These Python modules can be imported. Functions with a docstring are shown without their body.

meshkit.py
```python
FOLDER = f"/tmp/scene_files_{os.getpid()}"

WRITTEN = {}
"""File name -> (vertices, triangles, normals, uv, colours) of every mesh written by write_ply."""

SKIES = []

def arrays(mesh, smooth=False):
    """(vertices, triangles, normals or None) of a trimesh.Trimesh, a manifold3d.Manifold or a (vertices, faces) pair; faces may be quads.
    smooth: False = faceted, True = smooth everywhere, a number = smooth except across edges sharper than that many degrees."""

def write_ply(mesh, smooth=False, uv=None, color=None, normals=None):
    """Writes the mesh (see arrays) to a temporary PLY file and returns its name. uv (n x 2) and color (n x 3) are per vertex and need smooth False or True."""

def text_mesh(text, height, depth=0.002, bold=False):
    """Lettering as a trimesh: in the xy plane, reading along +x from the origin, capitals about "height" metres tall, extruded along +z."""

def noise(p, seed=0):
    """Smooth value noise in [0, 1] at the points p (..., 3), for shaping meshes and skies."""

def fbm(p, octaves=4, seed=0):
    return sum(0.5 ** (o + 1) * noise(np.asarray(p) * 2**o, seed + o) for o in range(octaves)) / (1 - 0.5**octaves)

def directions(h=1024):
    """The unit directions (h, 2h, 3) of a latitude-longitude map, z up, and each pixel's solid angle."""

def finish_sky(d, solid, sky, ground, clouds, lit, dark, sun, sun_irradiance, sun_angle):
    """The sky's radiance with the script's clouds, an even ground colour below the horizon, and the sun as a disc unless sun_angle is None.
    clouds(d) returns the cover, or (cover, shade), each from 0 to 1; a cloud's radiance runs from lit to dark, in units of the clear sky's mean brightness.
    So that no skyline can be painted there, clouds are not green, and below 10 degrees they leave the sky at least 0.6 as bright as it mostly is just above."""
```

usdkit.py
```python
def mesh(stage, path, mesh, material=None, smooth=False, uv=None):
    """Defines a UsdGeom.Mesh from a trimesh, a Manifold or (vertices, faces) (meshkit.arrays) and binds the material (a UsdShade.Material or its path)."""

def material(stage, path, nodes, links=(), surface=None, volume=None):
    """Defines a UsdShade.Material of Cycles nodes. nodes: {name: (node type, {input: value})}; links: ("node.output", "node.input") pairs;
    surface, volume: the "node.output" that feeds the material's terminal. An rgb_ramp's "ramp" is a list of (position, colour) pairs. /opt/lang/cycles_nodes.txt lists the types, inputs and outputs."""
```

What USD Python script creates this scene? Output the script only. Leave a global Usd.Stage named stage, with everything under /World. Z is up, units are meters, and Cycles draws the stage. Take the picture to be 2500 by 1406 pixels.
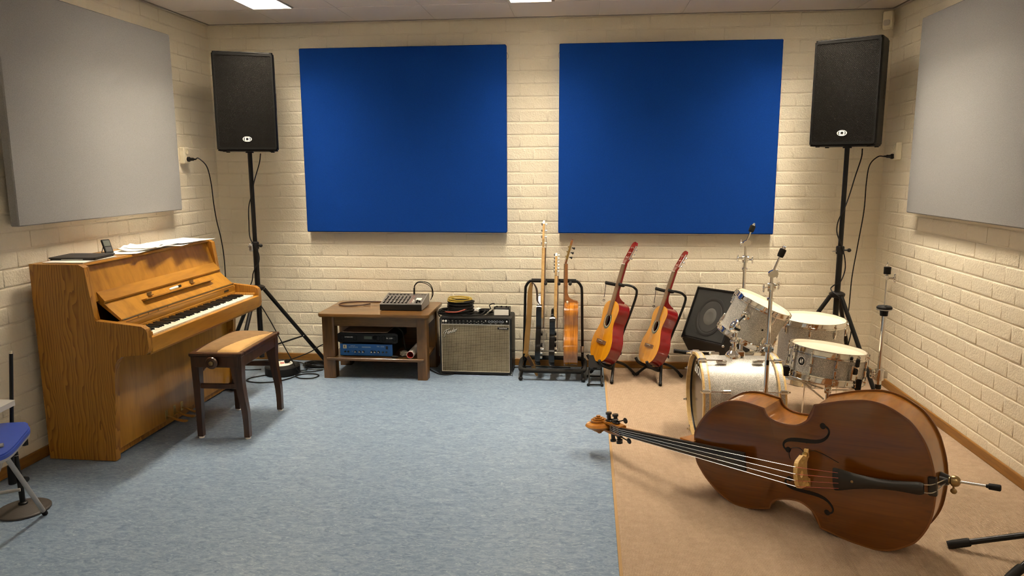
import math, random, zlib
import numpy as np, trimesh
from shapely.geometry import Polygon, Point, box as sbox
from shapely import affinity
from pxr import Usd, UsdGeom, UsdLux, UsdShade, Gf, Sdf
import usdkit, meshkit

stage = Usd.Stage.CreateInMemory()
UsdGeom.SetStageUpAxis(stage, UsdGeom.Tokens.z)
UsdGeom.SetStageMetersPerUnit(stage, 1.0)
UsdGeom.Xform.Define(stage, '/World')
rng = random.Random(7)

# ------------------------------------------------------------------ camera, light level
cam = UsdGeom.Camera.Define(stage, '/World/camera')
cam.CreateHorizontalApertureAttr(36.0)
cam.CreateFocalLengthAttr(36.0 * 1788.6 / 2500)
cam.CreateClippingRangeAttr((0.05, 100.0))
cam.CreateExposureAttr(1.0)
CAM = (3.070, -5.890, 1.624)
_R, _F, _U = (0.9948, 0.1022, -0.0034), (-0.1009, 0.9815, -0.1624), (-0.0133, 0.1619, 0.9867)
cam.AddTransformOp().Set(Gf.Matrix4d(*_R, 0, *_U, 0, -_F[0], -_F[1], -_F[2], 0, *CAM, 1))
LAMP_COLOUR, LAMP_STRENGTH, REAR_STRENGTH = (1.0, 0.87, 0.69), 60.0, 32.0        # the ceiling lamps (built further down) light the room
dome = UsdLux.DomeLight.Define(stage, '/World/sky')           # no window: a closed room, only a trace of light
dome.CreateIntensityAttr(0.0)

W, H, DEPTH = 5.297, 2.762, 7.2
RUG = 0.005
PI = math.pi

# ------------------------------------------------------------------ mesh helpers
def V(*a): return np.array(a, float)
def unit(v): v = np.asarray(v, float); return v / np.linalg.norm(v)
def cat(*ms):
    out = []
    for m in ms: out += list(m) if isinstance(m, (list, tuple)) else [m]
    return trimesh.util.concatenate(out) if len(out) > 1 else out[0]
def frame(o, x, y, z):
    m = np.eye(4); m[:3, 0], m[:3, 1], m[:3, 2], m[:3, 3] = x, y, z, o; return m
def rotm(a, axis=(0, 0, 1), o=(0, 0, 0)): return trimesh.transformations.rotation_matrix(a, axis, o)
def tr(x, y, z): return trimesh.transformations.translation_matrix((x, y, z))
def xf(m, *mats):
    m = m.copy()
    for T in reversed(mats): m.apply_transform(T)
    return m
def hull(p): return trimesh.convex.convex_hull(np.asarray(p, float))
_BOX = {}
def bx(x0, x1, y0, y1, z0, z1, b=0.002):
    """box with chamfered edges"""
    if 'f' not in _BOX:
        s = np.array([(i, j, k) for i in (-1, 1) for j in (-1, 1) for k in (-1, 1)], float)
        p = np.vstack([s * a for a in ((1, .8, .8), (.8, 1, .8), (.8, .8, 1))])
        hm = trimesh.convex.convex_hull(p)
        idx = [int(np.argmin(((p - v) ** 2).sum(1))) for v in hm.vertices]
        _BOX['f'] = np.array(idx)[hm.faces]; _BOX['s'] = s
    s = _BOX['s']; e = V(x1 - x0, y1 - y0, z1 - z0) / 2; c = V(x0 + x1, y0 + y1, z0 + z1) / 2
    b = min(b, *(0.45 * e * 2)) if b else 0
    p = []
    for a in range(3):
        q = np.full(3, b); q[a] = 0
        p.append(s * (e - q))
    if not b: return trimesh.creation.box(2 * e, tr(*c))
    return trimesh.Trimesh(np.vstack(p) + c, _BOX['f'], process=False)
def cyl(p0, p1, r0, r1=None, n=16):
    r1 = r0 if r1 is None else r1
    return tube([p0, p1], [r0, r1], n)
def spl(pts, n=8):
    """Catmull-Rom through the points"""
    p = np.asarray(pts, float); q = np.vstack([2 * p[0] - p[1], p, 2 * p[-1] - p[-2]]); out = []
    for i in range(len(p) - 1):
        a, b, c, d = q[i:i + 4]
        for t in np.linspace(0, 1, n, endpoint=False):
            out.append(.5 * (2 * b + (c - a) * t + (2 * a - 5 * b + 4 * c - d) * t * t + (3 * b - a - 3 * c + d) * t ** 3))
    return np.array(out + [p[-1]])
def tube(pts, r, n=8, closed=False, flat=None, up=None):
    """sweep a circle (or flat=(a,b) ellipse half axes) along points"""
    p = np.asarray(pts, float); k = len(p)
    r = np.broadcast_to(np.asarray(r, float), (k,))
    t = (np.roll(p, -1, 0) - np.roll(p, 1, 0)) if closed else np.gradient(p, axis=0)
    t /= np.linalg.norm(t, axis=1, keepdims=True) + 1e-12
    a = np.zeros_like(p)
    ref = V(*up) if up is not None else (V(0, 0, 1) if abs(t[0, 2]) < .9 else V(1, 0, 0))
    a[0] = unit(np.cross(t[0], ref))
    for i in range(1, k):
        v = np.cross(t[i], ref) if up is not None else a[i - 1] - t[i] * (a[i - 1] @ t[i])
        a[i] = unit(v) if np.linalg.norm(v) > 1e-9 else a[i - 1]
    b = np.cross(t, a)
    ang = np.arange(n) * 2 * PI / n
    fa, fb = flat or (1, 1)
    v = p[:, None] + r[:, None, None] * (fa * np.cos(ang)[None, :, None] * a[:, None] + fb * np.sin(ang)[None, :, None] * b[:, None])
    v = v.reshape(-1, 3); f = []
    for i in range(k if closed else k - 1):
        i2 = (i + 1) % k
        for j in range(n):
            j2 = (j + 1) % n
            f += [(i * n + j, i2 * n + j2, i * n + j2), (i * n + j, i2 * n + j, i2 * n + j2)]
    if not closed:
        m = len(v); v = np.vstack([v, p[0], p[-1]])
        for j in range(n):
            j2 = (j + 1) % n
            f += [(m, j, j2), (m + 1, (k - 1) * n + j2, (k - 1) * n + j)]
    mesh = trimesh.Trimesh(v, np.array(f), process=False)
    if mesh.volume < 0: mesh.invert()
    return mesh
def lathe(prof, n=32, T=None):
    """profile [(r, z)] turned about z"""
    prof = [(max(r, 0.0), z) for r, z in prof]; k = len(prof)
    ang = np.arange(n) * 2 * PI / n
    v = np.array([(r * math.cos(a), r * math.sin(a), z) for r, z in prof for a in ang]); f = []
    for i in range(k - 1):
        for j in range(n):
            j2 = (j + 1) % n
            f += [(i * n + j, i * n + j2, (i + 1) * n + j2), (i * n + j, (i + 1) * n + j2, (i + 1) * n + j)]
    shut = abs(prof[0][0] - prof[-1][0]) + abs(prof[0][1] - prof[-1][1]) < 1e-9
    for e, s in ((0, 1), (k - 1, -1)):
        if prof[e][0] > 1e-6 and not shut:
            m = len(v); v = np.vstack([v, (0, 0, prof[e][1])])
            for j in range(n):
                j2 = (j + 1) % n
                f.append((m, e * n + j2, e * n + j) if s > 0 else (m, e * n + j, e * n + j2))
    m = trimesh.Trimesh(v, np.array(f), process=False); m.update_faces(m.nondegenerate_faces())
    if m.volume < 0: m.invert()
    if T is not None: m.apply_transform(T)
    return m
def ring(R, r, n=40, k=10, T=None, sz=1.0):
    a = np.arange(k) * 2 * PI / k
    prof = [(R + r * math.cos(t), r * sz * math.sin(t)) for t in a] + [(R + r, 0)]
    ang = np.arange(n) * 2 * PI / n
    v = np.array([(p * math.cos(x), p * math.sin(x), z) for p, z in prof[:-1] for x in ang]); f = []
    for i in range(k):
        i2 = (i + 1) % k
        for j in range(n):
            j2 = (j + 1) % n
            f += [(i * n + j, i * n + j2, i2 * n + j2), (i * n + j, i2 * n + j2, i2 * n + j)]
    m = trimesh.Trimesh(v, np.array(f), process=False)
    if m.volume < 0: m.invert()
    if T is not None: m.apply_transform(T)
    return m
def ext(poly, h, T=None):
    """extrude a shapely polygon along +z"""
    m = trimesh.creation.extrude_polygon(poly if isinstance(poly, Polygon) else Polygon(poly), h, engine='earcut')
    if T is not None: m.apply_transform(T)
    return m
def rrect(w, h, r, c=(0, 0)): return affinity.translate(sbox(-w / 2 + r, -h / 2 + r, w / 2 - r, h / 2 - r).buffer(r, quad_segs=5), *c)
XZ = frame((0, 0, 0), (1, 0, 0), (0, 0, 1), (0, -1, 0))         # polygon (x, z) extruded towards -y
def ball(c, r, sx=1, sy=1, sz=1, n=2):
    m = trimesh.creation.icosphere(n, 1.0); m.apply_scale((r * sx, r * sy, r * sz)); m.apply_translation(c); return m
def text(s, h, d=0.0006, bold=False, shear=0.0, centre=True):
    m = meshkit.text_mesh(s, h, d, bold)
    if shear: m.vertices[:, 0] += shear * m.vertices[:, 1]
    if centre: m.apply_translation((-(m.bounds[0, 0] + m.bounds[1, 0]) / 2, 0, 0))
    return m

# ------------------------------------------------------------------ prim helpers
_used = {}
def numbered(parent, name):
    k = (parent, name); n = _used.get(k, 0); _used[k] = n + 1
    return f'{parent}/{name}' + (f'_{n:03d}' if n else '')
def keys(prim, **kw):
    for k, v in kw.items():
        if v: prim.SetCustomDataByKey(k, v)
class Thing:
    """one top-level object: an Xform at its base whose children are its parts"""
    def __init__(s, name, label=None, cat=None, T=None, at=None, group=None, kind=None):
        s.T = np.eye(4) if T is None else np.array(T, float)
        if at is not None: s.T = tr(*at)
        s.world = at is not None                                  # parts are given in room coordinates
        s.inv = np.linalg.inv(s.T); s.path = numbered('/World', name)
        x = UsdGeom.Xform.Define(stage, s.path); x.AddTransformOp().Set(Gf.Matrix4d(*s.T.T.ravel().tolist()))
        keys(x.GetPrim(), label=label, category=cat, group=group, kind=kind)
    def add(s, name, m, mat, under=None, label=None, smooth=35, kind=None, group=None):
        if isinstance(m, (list, tuple)): m = cat(*m)
        if s.world: m = xf(m, s.inv)
        p = numbered(under or s.path, name)
        g = usdkit.mesh(stage, p, m, mat, smooth=smooth)
        keys(g.GetPrim(), label=label, kind=kind, group=group)
        return p
def solo(name, m, mat, label, cat, group=None, kind=None, smooth=35):
    """a thing that is one mesh, given in room coordinates"""
    if isinstance(m, (list, tuple)): m = globals()['cat'](*m)
    b = m.bounds; base = V((b[0, 0] + b[1, 0]) / 2, (b[0, 1] + b[1, 1]) / 2, b[0, 2])
    g = usdkit.mesh(stage, numbered('/World', name), xf(m, tr(*-base)), mat, smooth=smooth)
    g.AddTranslateOp().Set(Gf.Vec3d(*base))
    keys(g.GetPrim(), label=label, category=cat, group=group, kind=kind)

# ------------------------------------------------------------------ materials
LK = '/World/Looks/'
def plain(name, col, rough=0.5, metal=0.0, spec=0.5, coat=0.0, bump=None, mottle=None, sheen=0.0, coords='object', emit=None):
    """one colour, with optional fine bump=(scale, distance) and mottle=(scale, dark factor)"""
    n = {'p': ('principled_bsdf', dict(base_color=col, roughness=rough, metallic=metal, specular_ior_level=spec, coat_weight=coat, sheen_weight=sheen))}
    if emit: n['p'][1].update(emission_color=emit[0], emission_strength=emit[1])
    l = []
    if bump or mottle: n['tc'] = ('texture_coordinate', {})
    if bump:
        n['bn'] = ('noise_texture', dict(scale=bump[0], detail=3.0, roughness=.6)); n['bu'] = ('bump', dict(strength=1.0, distance=bump[1]))
        l += [(f'tc.{coords}', 'bn.vector'), ('bn.fac', 'bu.height'), ('bu.normal', 'p.normal')]
    if mottle:
        n['mn'] = ('noise_texture', dict(scale=mottle[0], detail=3.0, roughness=.6))
        n['mr'] = ('rgb_ramp', dict(ramp=[(.3, [c * mottle[1] for c in col]), (.7, col)]))
        l += [(f'tc.{coords}', 'mn.vector'), ('mn.fac', 'mr.fac'), ('mr.color', 'p.base_color')]
    return usdkit.material(stage, LK + name, n, l, surface='p.BSDF')
def wood(name, dark, light, stretch, rough=0.35, coat=0.0, bands=None, fine=1.0, spec=0.5):
    """grain: noise stretched along the axis with the small number of `stretch`; bands=(scale, distortion, weight) adds figure"""
    n = {'tc': ('texture_coordinate', {}), 'm': ('mapping', dict(scale=stretch)),
         'a': ('noise_texture', dict(scale=1.0, detail=5.0, roughness=.62, distortion=.6)),
         'f': ('mapping', dict(scale=[s * 5 for s in stretch])), 'b': ('noise_texture', dict(scale=1.0, detail=2.0)),
         'x': ('math', dict(math_type='multiply_add', value2=.35 * fine)), 'r': ('rgb_ramp', dict(ramp=[(.40, dark), (.78, light)])),
         'p': ('principled_bsdf', dict(roughness=rough, coat_weight=coat, specular_ior_level=spec, coat_roughness=.08))}
    l = [('tc.object', 'm.vector'), ('m.vector', 'a.vector'), ('tc.object', 'f.vector'), ('f.vector', 'b.vector'),
         ('b.fac', 'x.value1'), ('a.fac', 'x.value3'), ('r.color', 'p.base_color')]
    if bands:
        n['w'] = ('wave_texture', dict(wave_type='bands', bands_direction=bands[3] if len(bands) > 3 else 'x', scale=bands[0], distortion=bands[1], detail=2.0, detail_scale=1.2, detail_roughness=.5))
        n['y'] = ('math', dict(math_type='multiply_add', value2=-bands[2]))
        l += [('m.vector', 'w.vector'), ('w.fac', 'y.value1'), ('x.value', 'y.value3'), ('y.value', 'r.fac')]
    else:
        l.append(('x.value', 'r.fac'))
    return usdkit.material(stage, LK + name, n, l, surface='p.BSDF')

# painted brick: cream paint over a rough face
def paint_material(name, col, bscale=80.0, dist=0.0042):
    n = {'g': ('geometry', {}), 'o': ('object_info', {}), 'v': ('math', dict(math_type='multiply_add', value2=.035, value3=.975)),
         'c': ('mix_color', dict(blend_type='multiply', fac=1.0, a=col, b=(1, 1, 1))),
         'gb': ('combine_color', {}), 'n1': ('noise_texture', dict(scale=bscale, detail=4.0, roughness=.62)),
         'n2': ('noise_texture', dict(scale=bscale * .22, detail=2.0)), 's': ('math', dict(math_type='multiply_add', value2=.6)),
         'b': ('bump', dict(strength=.9, distance=dist)), 'p': ('principled_bsdf', dict(roughness=.62, specular_ior_level=.3))}
    l = [('o.random', 'v.value1'), ('v.value', 'gb.r'), ('v.value', 'gb.g'), ('v.value', 'gb.b'), ('gb.color', 'c.b'), ('c.result', 'p.base_color'),
         ('g.position', 'n1.vector'), ('g.position', 'n2.vector'), ('n2.fac', 's.value1'), ('n1.fac', 's.value3'), ('s.value', 'b.height'), ('b.normal', 'p.normal')]
    return usdkit.material(stage, LK + name, n, l, surface='p.BSDF')

WALL = (0.80, 0.728, 0.575)
m_brick = paint_material('painted_brick', WALL)
m_mortar = paint_material('painted_mortar', [c * .97 for c in WALL], 60.0, 0.002)
m_tile = plain('ceiling_tile', (.76, .69, .62), .9, spec=.2, bump=(300, .0012), mottle=(220, .88), coords='object')
m_grid = plain('ceiling_grid', (.66, .60, .52), .45)
m_gap = plain('shadow_gap', (.03, .025, .02), .8)
m_base = wood('baseboard_wood', (.16, .068, .012), (.29, .132, .022), (3, 3, 40), .4)
def floor_material():
    n = {'g': ('geometry', {}), 'm1': ('mapping', dict(scale=(20, 48, 1))), 'm2': ('mapping', dict(scale=(60, 170, 1))), 'm3': ('mapping', dict(scale=(20, 60, 1))),
         'a': ('noise_texture', dict(scale=.75, detail=6.0, roughness=.74, distortion=1.8)), 'r': ('rgb_ramp', dict(ramp=[(.30, (.090, .138, .212)), (.50, (.182, .250, .338)), (.70, (.295, .362, .438))])),
         'b': ('noise_texture', dict(scale=1.0, detail=4.0, roughness=.7, distortion=2.2)), 'rb': ('rgb_ramp', dict(ramp=[(.26, (.35, .42, .55)), (.44, (1, 1, 1)), (.58, (1, 1, 1)), (.74, (1.75, 1.65, 1.5))])),
         'c': ('noise_texture', dict(scale=1.0, detail=3.0, roughness=.6, distortion=3.0)), 'rc': ('rgb_ramp', dict(ramp=[(.60, (0, 0, 0)), (.70, (1, 1, 1))])),
         'mx': ('mix_color', dict(blend_type='multiply', fac=.8, use_clamp_result=False)), 'my': ('mix_color', dict(blend_type='mix', b=(.46, .52, .56))), 'f': ('math', dict(math_type='multiply', value2=.75)),
         'p': ('principled_bsdf', dict(roughness=.38, specular_ior_level=.4))}
    l = [('g.position', 'm1.vector'), ('g.position', 'm2.vector'), ('g.position', 'm3.vector'), ('m1.vector', 'a.vector'), ('m2.vector', 'b.vector'), ('m3.vector', 'c.vector'),
         ('a.fac', 'r.fac'), ('b.fac', 'rb.fac'), ('c.fac', 'rc.fac'), ('r.color', 'mx.a'), ('rb.color', 'mx.b'), ('mx.result', 'my.a'), ('rc.color', 'f.value1'), ('f.value', 'my.fac'), ('my.result', 'p.base_color')]
    return usdkit.material(stage, LK + 'marbled_linoleum', n, l, surface='p.BSDF')
m_floor = floor_material()
def carpet_material():
    n = {'g': ('geometry', {}), 'w': ('wave_texture', dict(wave_type='bands', bands_direction='x', scale=50.0, distortion=.6, detail=2.0, detail_scale=30.0)),
         'n1': ('noise_texture', dict(scale=420.0, detail=2.0)), 'n2': ('noise_texture', dict(scale=30.0, detail=4.0, roughness=.7)), 'm': ('mapping', dict(scale=(1, .35, 1))),
         'r': ('rgb_ramp', dict(ramp=[(.15, (.21, .140, .085)), (.5, (.365, .258, .170)), (.85, (.52, .385, .270))])), 's': ('math', dict(math_type='multiply_add', value2=.30)), 'k': ('math', dict(math_type='multiply_add', value2=.45, value3=.28)), 't': ('math', dict(math_type='multiply_add', value2=.62)),
         'b': ('bump', dict(strength=.8, distance=.003)), 'p': ('principled_bsdf', dict(roughness=.95, specular_ior_level=.1, sheen_weight=.15))}
    l = [('g.position', 'w.vector'), ('g.position', 'm.vector'), ('m.vector', 'n1.vector'), ('g.position', 'n2.vector'), ('w.fac', 's.value1'), ('n2.fac', 'k.value1'), ('k.value', 's.value3'),
         ('n1.fac', 't.value1'), ('s.value', 't.value3'), ('t.value', 'h.value1'), ('h.value', 'r.fac'), ('r.color', 'p.base_color'), ('s.value', 'b.height'), ('b.normal', 'p.normal')]
    n['h'] = ('math', dict(math_type='subtract', value2=.44))
    return usdkit.material(stage, LK + 'ribbed_carpet', n, l, surface='p.BSDF')
m_carpet = carpet_material()
m_binding = plain('carpet_binding', (.40, .26, .13), .9, spec=.1, bump=(400, .001))
m_black = plain('black_plastic', (.007, .0065, .006), .38, spec=.35)
m_blackpaint = plain('black_powder_coat', (.006, .0055, .005), .34, spec=.3)
m_rubber = plain('black_rubber', (.008, .0075, .007), .65, spec=.25)
m_foam = plain('black_foam', (.022, .021, .019), .85, spec=.2, bump=(500, .001))
m_cable = plain('black_cable', (.006, .0055, .005), .42, spec=.3)
m_chrome = plain('chrome', (.80, .78, .74), .10, 1.0)
m_steel = plain('brushed_steel', (.62, .60, .56), .28, 1.0)
m_brass = plain('brass', (.66, .45, .16), .24, 1.0)
m_darkbrass = plain('tarnished_brass', (.34, .24, .11), .32, 1.0)
m_white = plain('white_print', (.82, .80, .74), .5)
m_cream = plain('cream_plastic', (.80, .73, .55), .45)
m_paper = plain('white_paper', (.88, .86, .80), .8, spec=.2)
# ------------------------------------------------------------------ the room
solo('floor', bx(-.1, W + .1, -DEPTH - .1, .1, -.08, 0, 0), m_floor, 'blue-grey marbled linoleum floor of the music room', 'floor', kind='structure', smooth=False)

CO, ZT, BL = 0.09768, 2.7558, 0.22113
def brick_mesh(fr, a0, a1, z0, z1, r):
    """one painted brick; fr maps (along, out of the wall, up) into the room; front face jittered, edges chamfered"""
    j = lambda s: r.uniform(-s, s)
    o = .0004 + r.uniform(0, .0014)
    A = [a0 + .0015 + j(.001), a1 - .0015 + j(.001)]; Z = [z0 + .0035 + j(.0013), z1 - .0035 + j(.0013)]
    ca = [r.choice((.0008, .0012, .003, .0055)) for _ in (0, 1)]
    P = []
    for d, s, q in ((-.006, 0, 0), (-.0016, 0, 0), (o - .0004, 1, .0042), (o, 1.0, .011)):
        for (p, v, sp, sq) in ((0, 0, 1, 1), (1, 0, -1, 1), (1, 1, -1, -1), (0, 1, 1, -1)):
            P.append((A[p] + sp * s * (ca[p] + (q - .0042 if q > .005 else 0)), d + (j(.0004) if s else 0), Z[v] + sq * q + j(.0006)))
    F = []
    for k in (0, 4, 8):
        for i in range(4):
            i2 = (i + 1) % 4
            F += [(k + i, k + i2, k + 4 + i2), (k + i, k + 4 + i2, k + 4 + i)]
    F += [(12, 13, 14), (12, 14, 15)]
    return xf(trimesh.Trimesh(np.array(P), np.array(F), process=False), fr)
def brick_wall(name, label, fr, length, phase, hidden, lim=300):
    r = random.Random(zlib.crc32(name.encode()))
    t = Thing(name, label, 'wall', at=(0, 0, 0) if False else tuple(fr[:3, 3]), kind='structure')
    flip = np.linalg.det(fr[:3, :3]) < 0
    slab = xf(bx(-.1, length + .1, -.12, -.0022, 0, H + .05, 0), fr)
    if flip: slab.invert()
    t.add('mortar', slab, m_mortar, smooth=False)
    todo = []
    for k in range(-1, 28):
        z1, z0 = min(ZT - CO * k, H), max(ZT - CO * (k + 1), 0)
        if z1 - z0 < .02: continue
        a = phase + (BL / 2 if k % 2 else 0) - BL * 40
        while a < length:
            a0, a1 = max(a, -.012), min(a + BL, length + .012); a += BL
            if a1 - a0 < .04: continue
            m = brick_mesh(fr, a0, a1, z0, z1, r)
            if flip: m.invert()
            c = (fr @ (*((a0 + a1) / 2, 0, (z0 + z1) / 2), 1))[:3] - V(*CAM)
            x, y, zz = c @ V(*_R), c @ V(*_F), c @ V(*_U)
            seen = y > .3 and abs(x / y) < .72 and abs(zz / y) < .41 and not hidden((a0 + a1) / 2, (z0 + z1) / 2)
            size = abs((fr[:3, 1] @ c)) / np.linalg.norm(c) ** 3 * (a1 - a0) if seen else 0
            todo.append((size, m))
    todo.sort(key=lambda x: -x[0])
    for s, m in [x for x in todo if x[0] > 0][:lim]: t.add('brick', m, m_brick, smooth=70)
    rest = [m for s, m in todo if s == 0] + [m for s, m in [x for x in todo if x[0] > 0][lim:]]
    t.add('brickwork', rest, m_brick, smooth=70, kind='stuff')
FB = frame((0, 0, 0), (1, 0, 0), (0, -1, 0), (0, 0, 1))
FL = frame((0, 0, 0), (0, -1, 0), (1, 0, 0), (0, 0, 1))
FR = frame((W, 0, 0), (0, -1, 0), (-1, 0, 0), (0, 0, 1))
inb = lambda a0, a1, z0, z1: (lambda a, z: a0 < a < a1 and z0 < z < z1)
h1, h2 = inb(.95, 2.3, 1.18, 2.45), inb(3.0, 4.35, 1.18, 2.45)
brick_wall('wall_back', 'cream painted brick wall behind the blue panels', FB, W, 2.5314 - BL / 2 + .0, lambda a, z: h1(a, z) or h2(a, z))
brick_wall('wall_left', 'cream painted brick wall behind the piano', FL, DEPTH, .03, lambda a, z: inb(.85, 2.2, 1.45, 2.5)(a, z) or inb(.95, 2.2, 0, .95)(a, z))
brick_wall('wall_right', 'cream painted brick wall beside the double bass', FR, DEPTH, .11, lambda a, z: inb(.85, 2.3, 1.45, 2.5)(a, z))
solo('wall_front', bx(-.1, W + .1, -DEPTH - .1, -DEPTH, 0, H + .05, 0), m_mortar, 'plain cream wall closing the room behind the viewer', 'wall', kind='structure', smooth=False)

# wooden baseboards
def board(name, label, x0, x1, y0, y1): solo(name, bx(x0, x1, y0, y1, 0, .061, .004), m_base, label, 'baseboard', kind='structure')
board('baseboard_back', 'brown wooden baseboard along the wall under the blue panels', 0, W, -.014, .002)
board('baseboard_left', 'brown wooden baseboard along the wall by the piano', -.002, .014, -DEPTH, -.014)
board('baseboard_right', 'brown wooden baseboard along the wall by the double bass', W - .014, W + .002, -DEPTH, -.014)

# suspended ceiling: lay-in tiles in a grid, lamps in half tiles
MOD, SX, RY = 0.625, 0.0036, -0.525
LAMPS = [(SX + MOD + .008, RY), (SX + 4 * MOD + .008, RY), (SX + 7 * MOD + .008, RY)]
LAMPS += [(x, RY - 7 * MOD) for x, y in LAMPS]
LW, LL = 0.297, 2 * MOD - .016
cl = Thing('ceiling', 'suspended ceiling of pale mineral tiles in a metal grid', 'ceiling', at=(W / 2, -DEPTH / 2, H), kind='structure')
rows = [(RY, -.02)] + [(RY - MOD * (i + 1), RY - MOD * i) for i in range(11)]
cols = [SX + MOD * i for i in range(9)]
far_tiles, bars = [], []
for ri, (y0, y1) in enumerate(rows):
    if y1 < -DEPTH: continue
    y0 = max(y0, -DEPTH + .01)
    for x in cols:
        x0, x1 = max(x, .022), min(x + MOD, W - .022)
        if x1 - x0 < .05: continue
        for lx, ly in LAMPS:
            if abs(lx - .008 - x) < .01 and ly - LL - .02 < y0 and y1 <= ly + .01: x0 = x + MOD / 2 + .004
        m = bx(x0 + .005, x1 - .005, y0 + .005, y1 - .005, H, H + .018, .003)
        if ri < 3: cl.add('tile', m, m_tile, smooth=False)
        else: far_tiles.append(m)
cl.add('tiling', far_tiles, m_tile, kind='stuff', smooth=False)
for x in cols[1:]: bars.append(bx(x - .008, x + .008, -DEPTH, -.02, H + .0025, H + .02, 0))
for y0, y1 in rows:
    if y0 > -DEPTH: bars.append(bx(.02, W - .02, y0 - .008, y0 + .008, H + .0028, H + .02, 0))
cl.add('grid', bars, m_grid, smooth=False)
cl.add('backing', bx(-.1, W + .1, -DEPTH - .1, .1, H + .30, H + .33, 0), m_gap, smooth=False)
def edge_trim(name, label, a, b, n):
    """wall angle: a thin pale flange with a dark gap between it and the tiles"""
    d = unit(V(*b) - V(*a)); nn = V(*n)
    fr = frame(a, d, nn, (0, 0, 1)); L = np.linalg.norm(V(*b) - V(*a))
    m = cat(bx(0, L, 0, .017, -.004, -.001, .0006), bx(0, L, 0, .002, -.004, .018, 0))
    m = xf(m, fr)
    if np.linalg.det(fr[:3, :3]) < 0: m.invert()
    solo(name, m, m_grid, label, 'trim', kind='structure', smooth=False)
edge_trim('trim_1', 'pale metal ceiling edge strip over the blue panels', (0, -.001, H), (W, -.001, H), (0, -1, 0))
edge_trim('trim_2', 'pale metal ceiling edge strip over the piano wall', (.001, 0, H), (.001, -DEPTH, H), (1, 0, 0))
edge_trim('trim_3', 'pale metal ceiling edge strip over the right wall', (W - .001, 0, H), (W - .001, -DEPTH, H), (-1, 0, 0))

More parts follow.
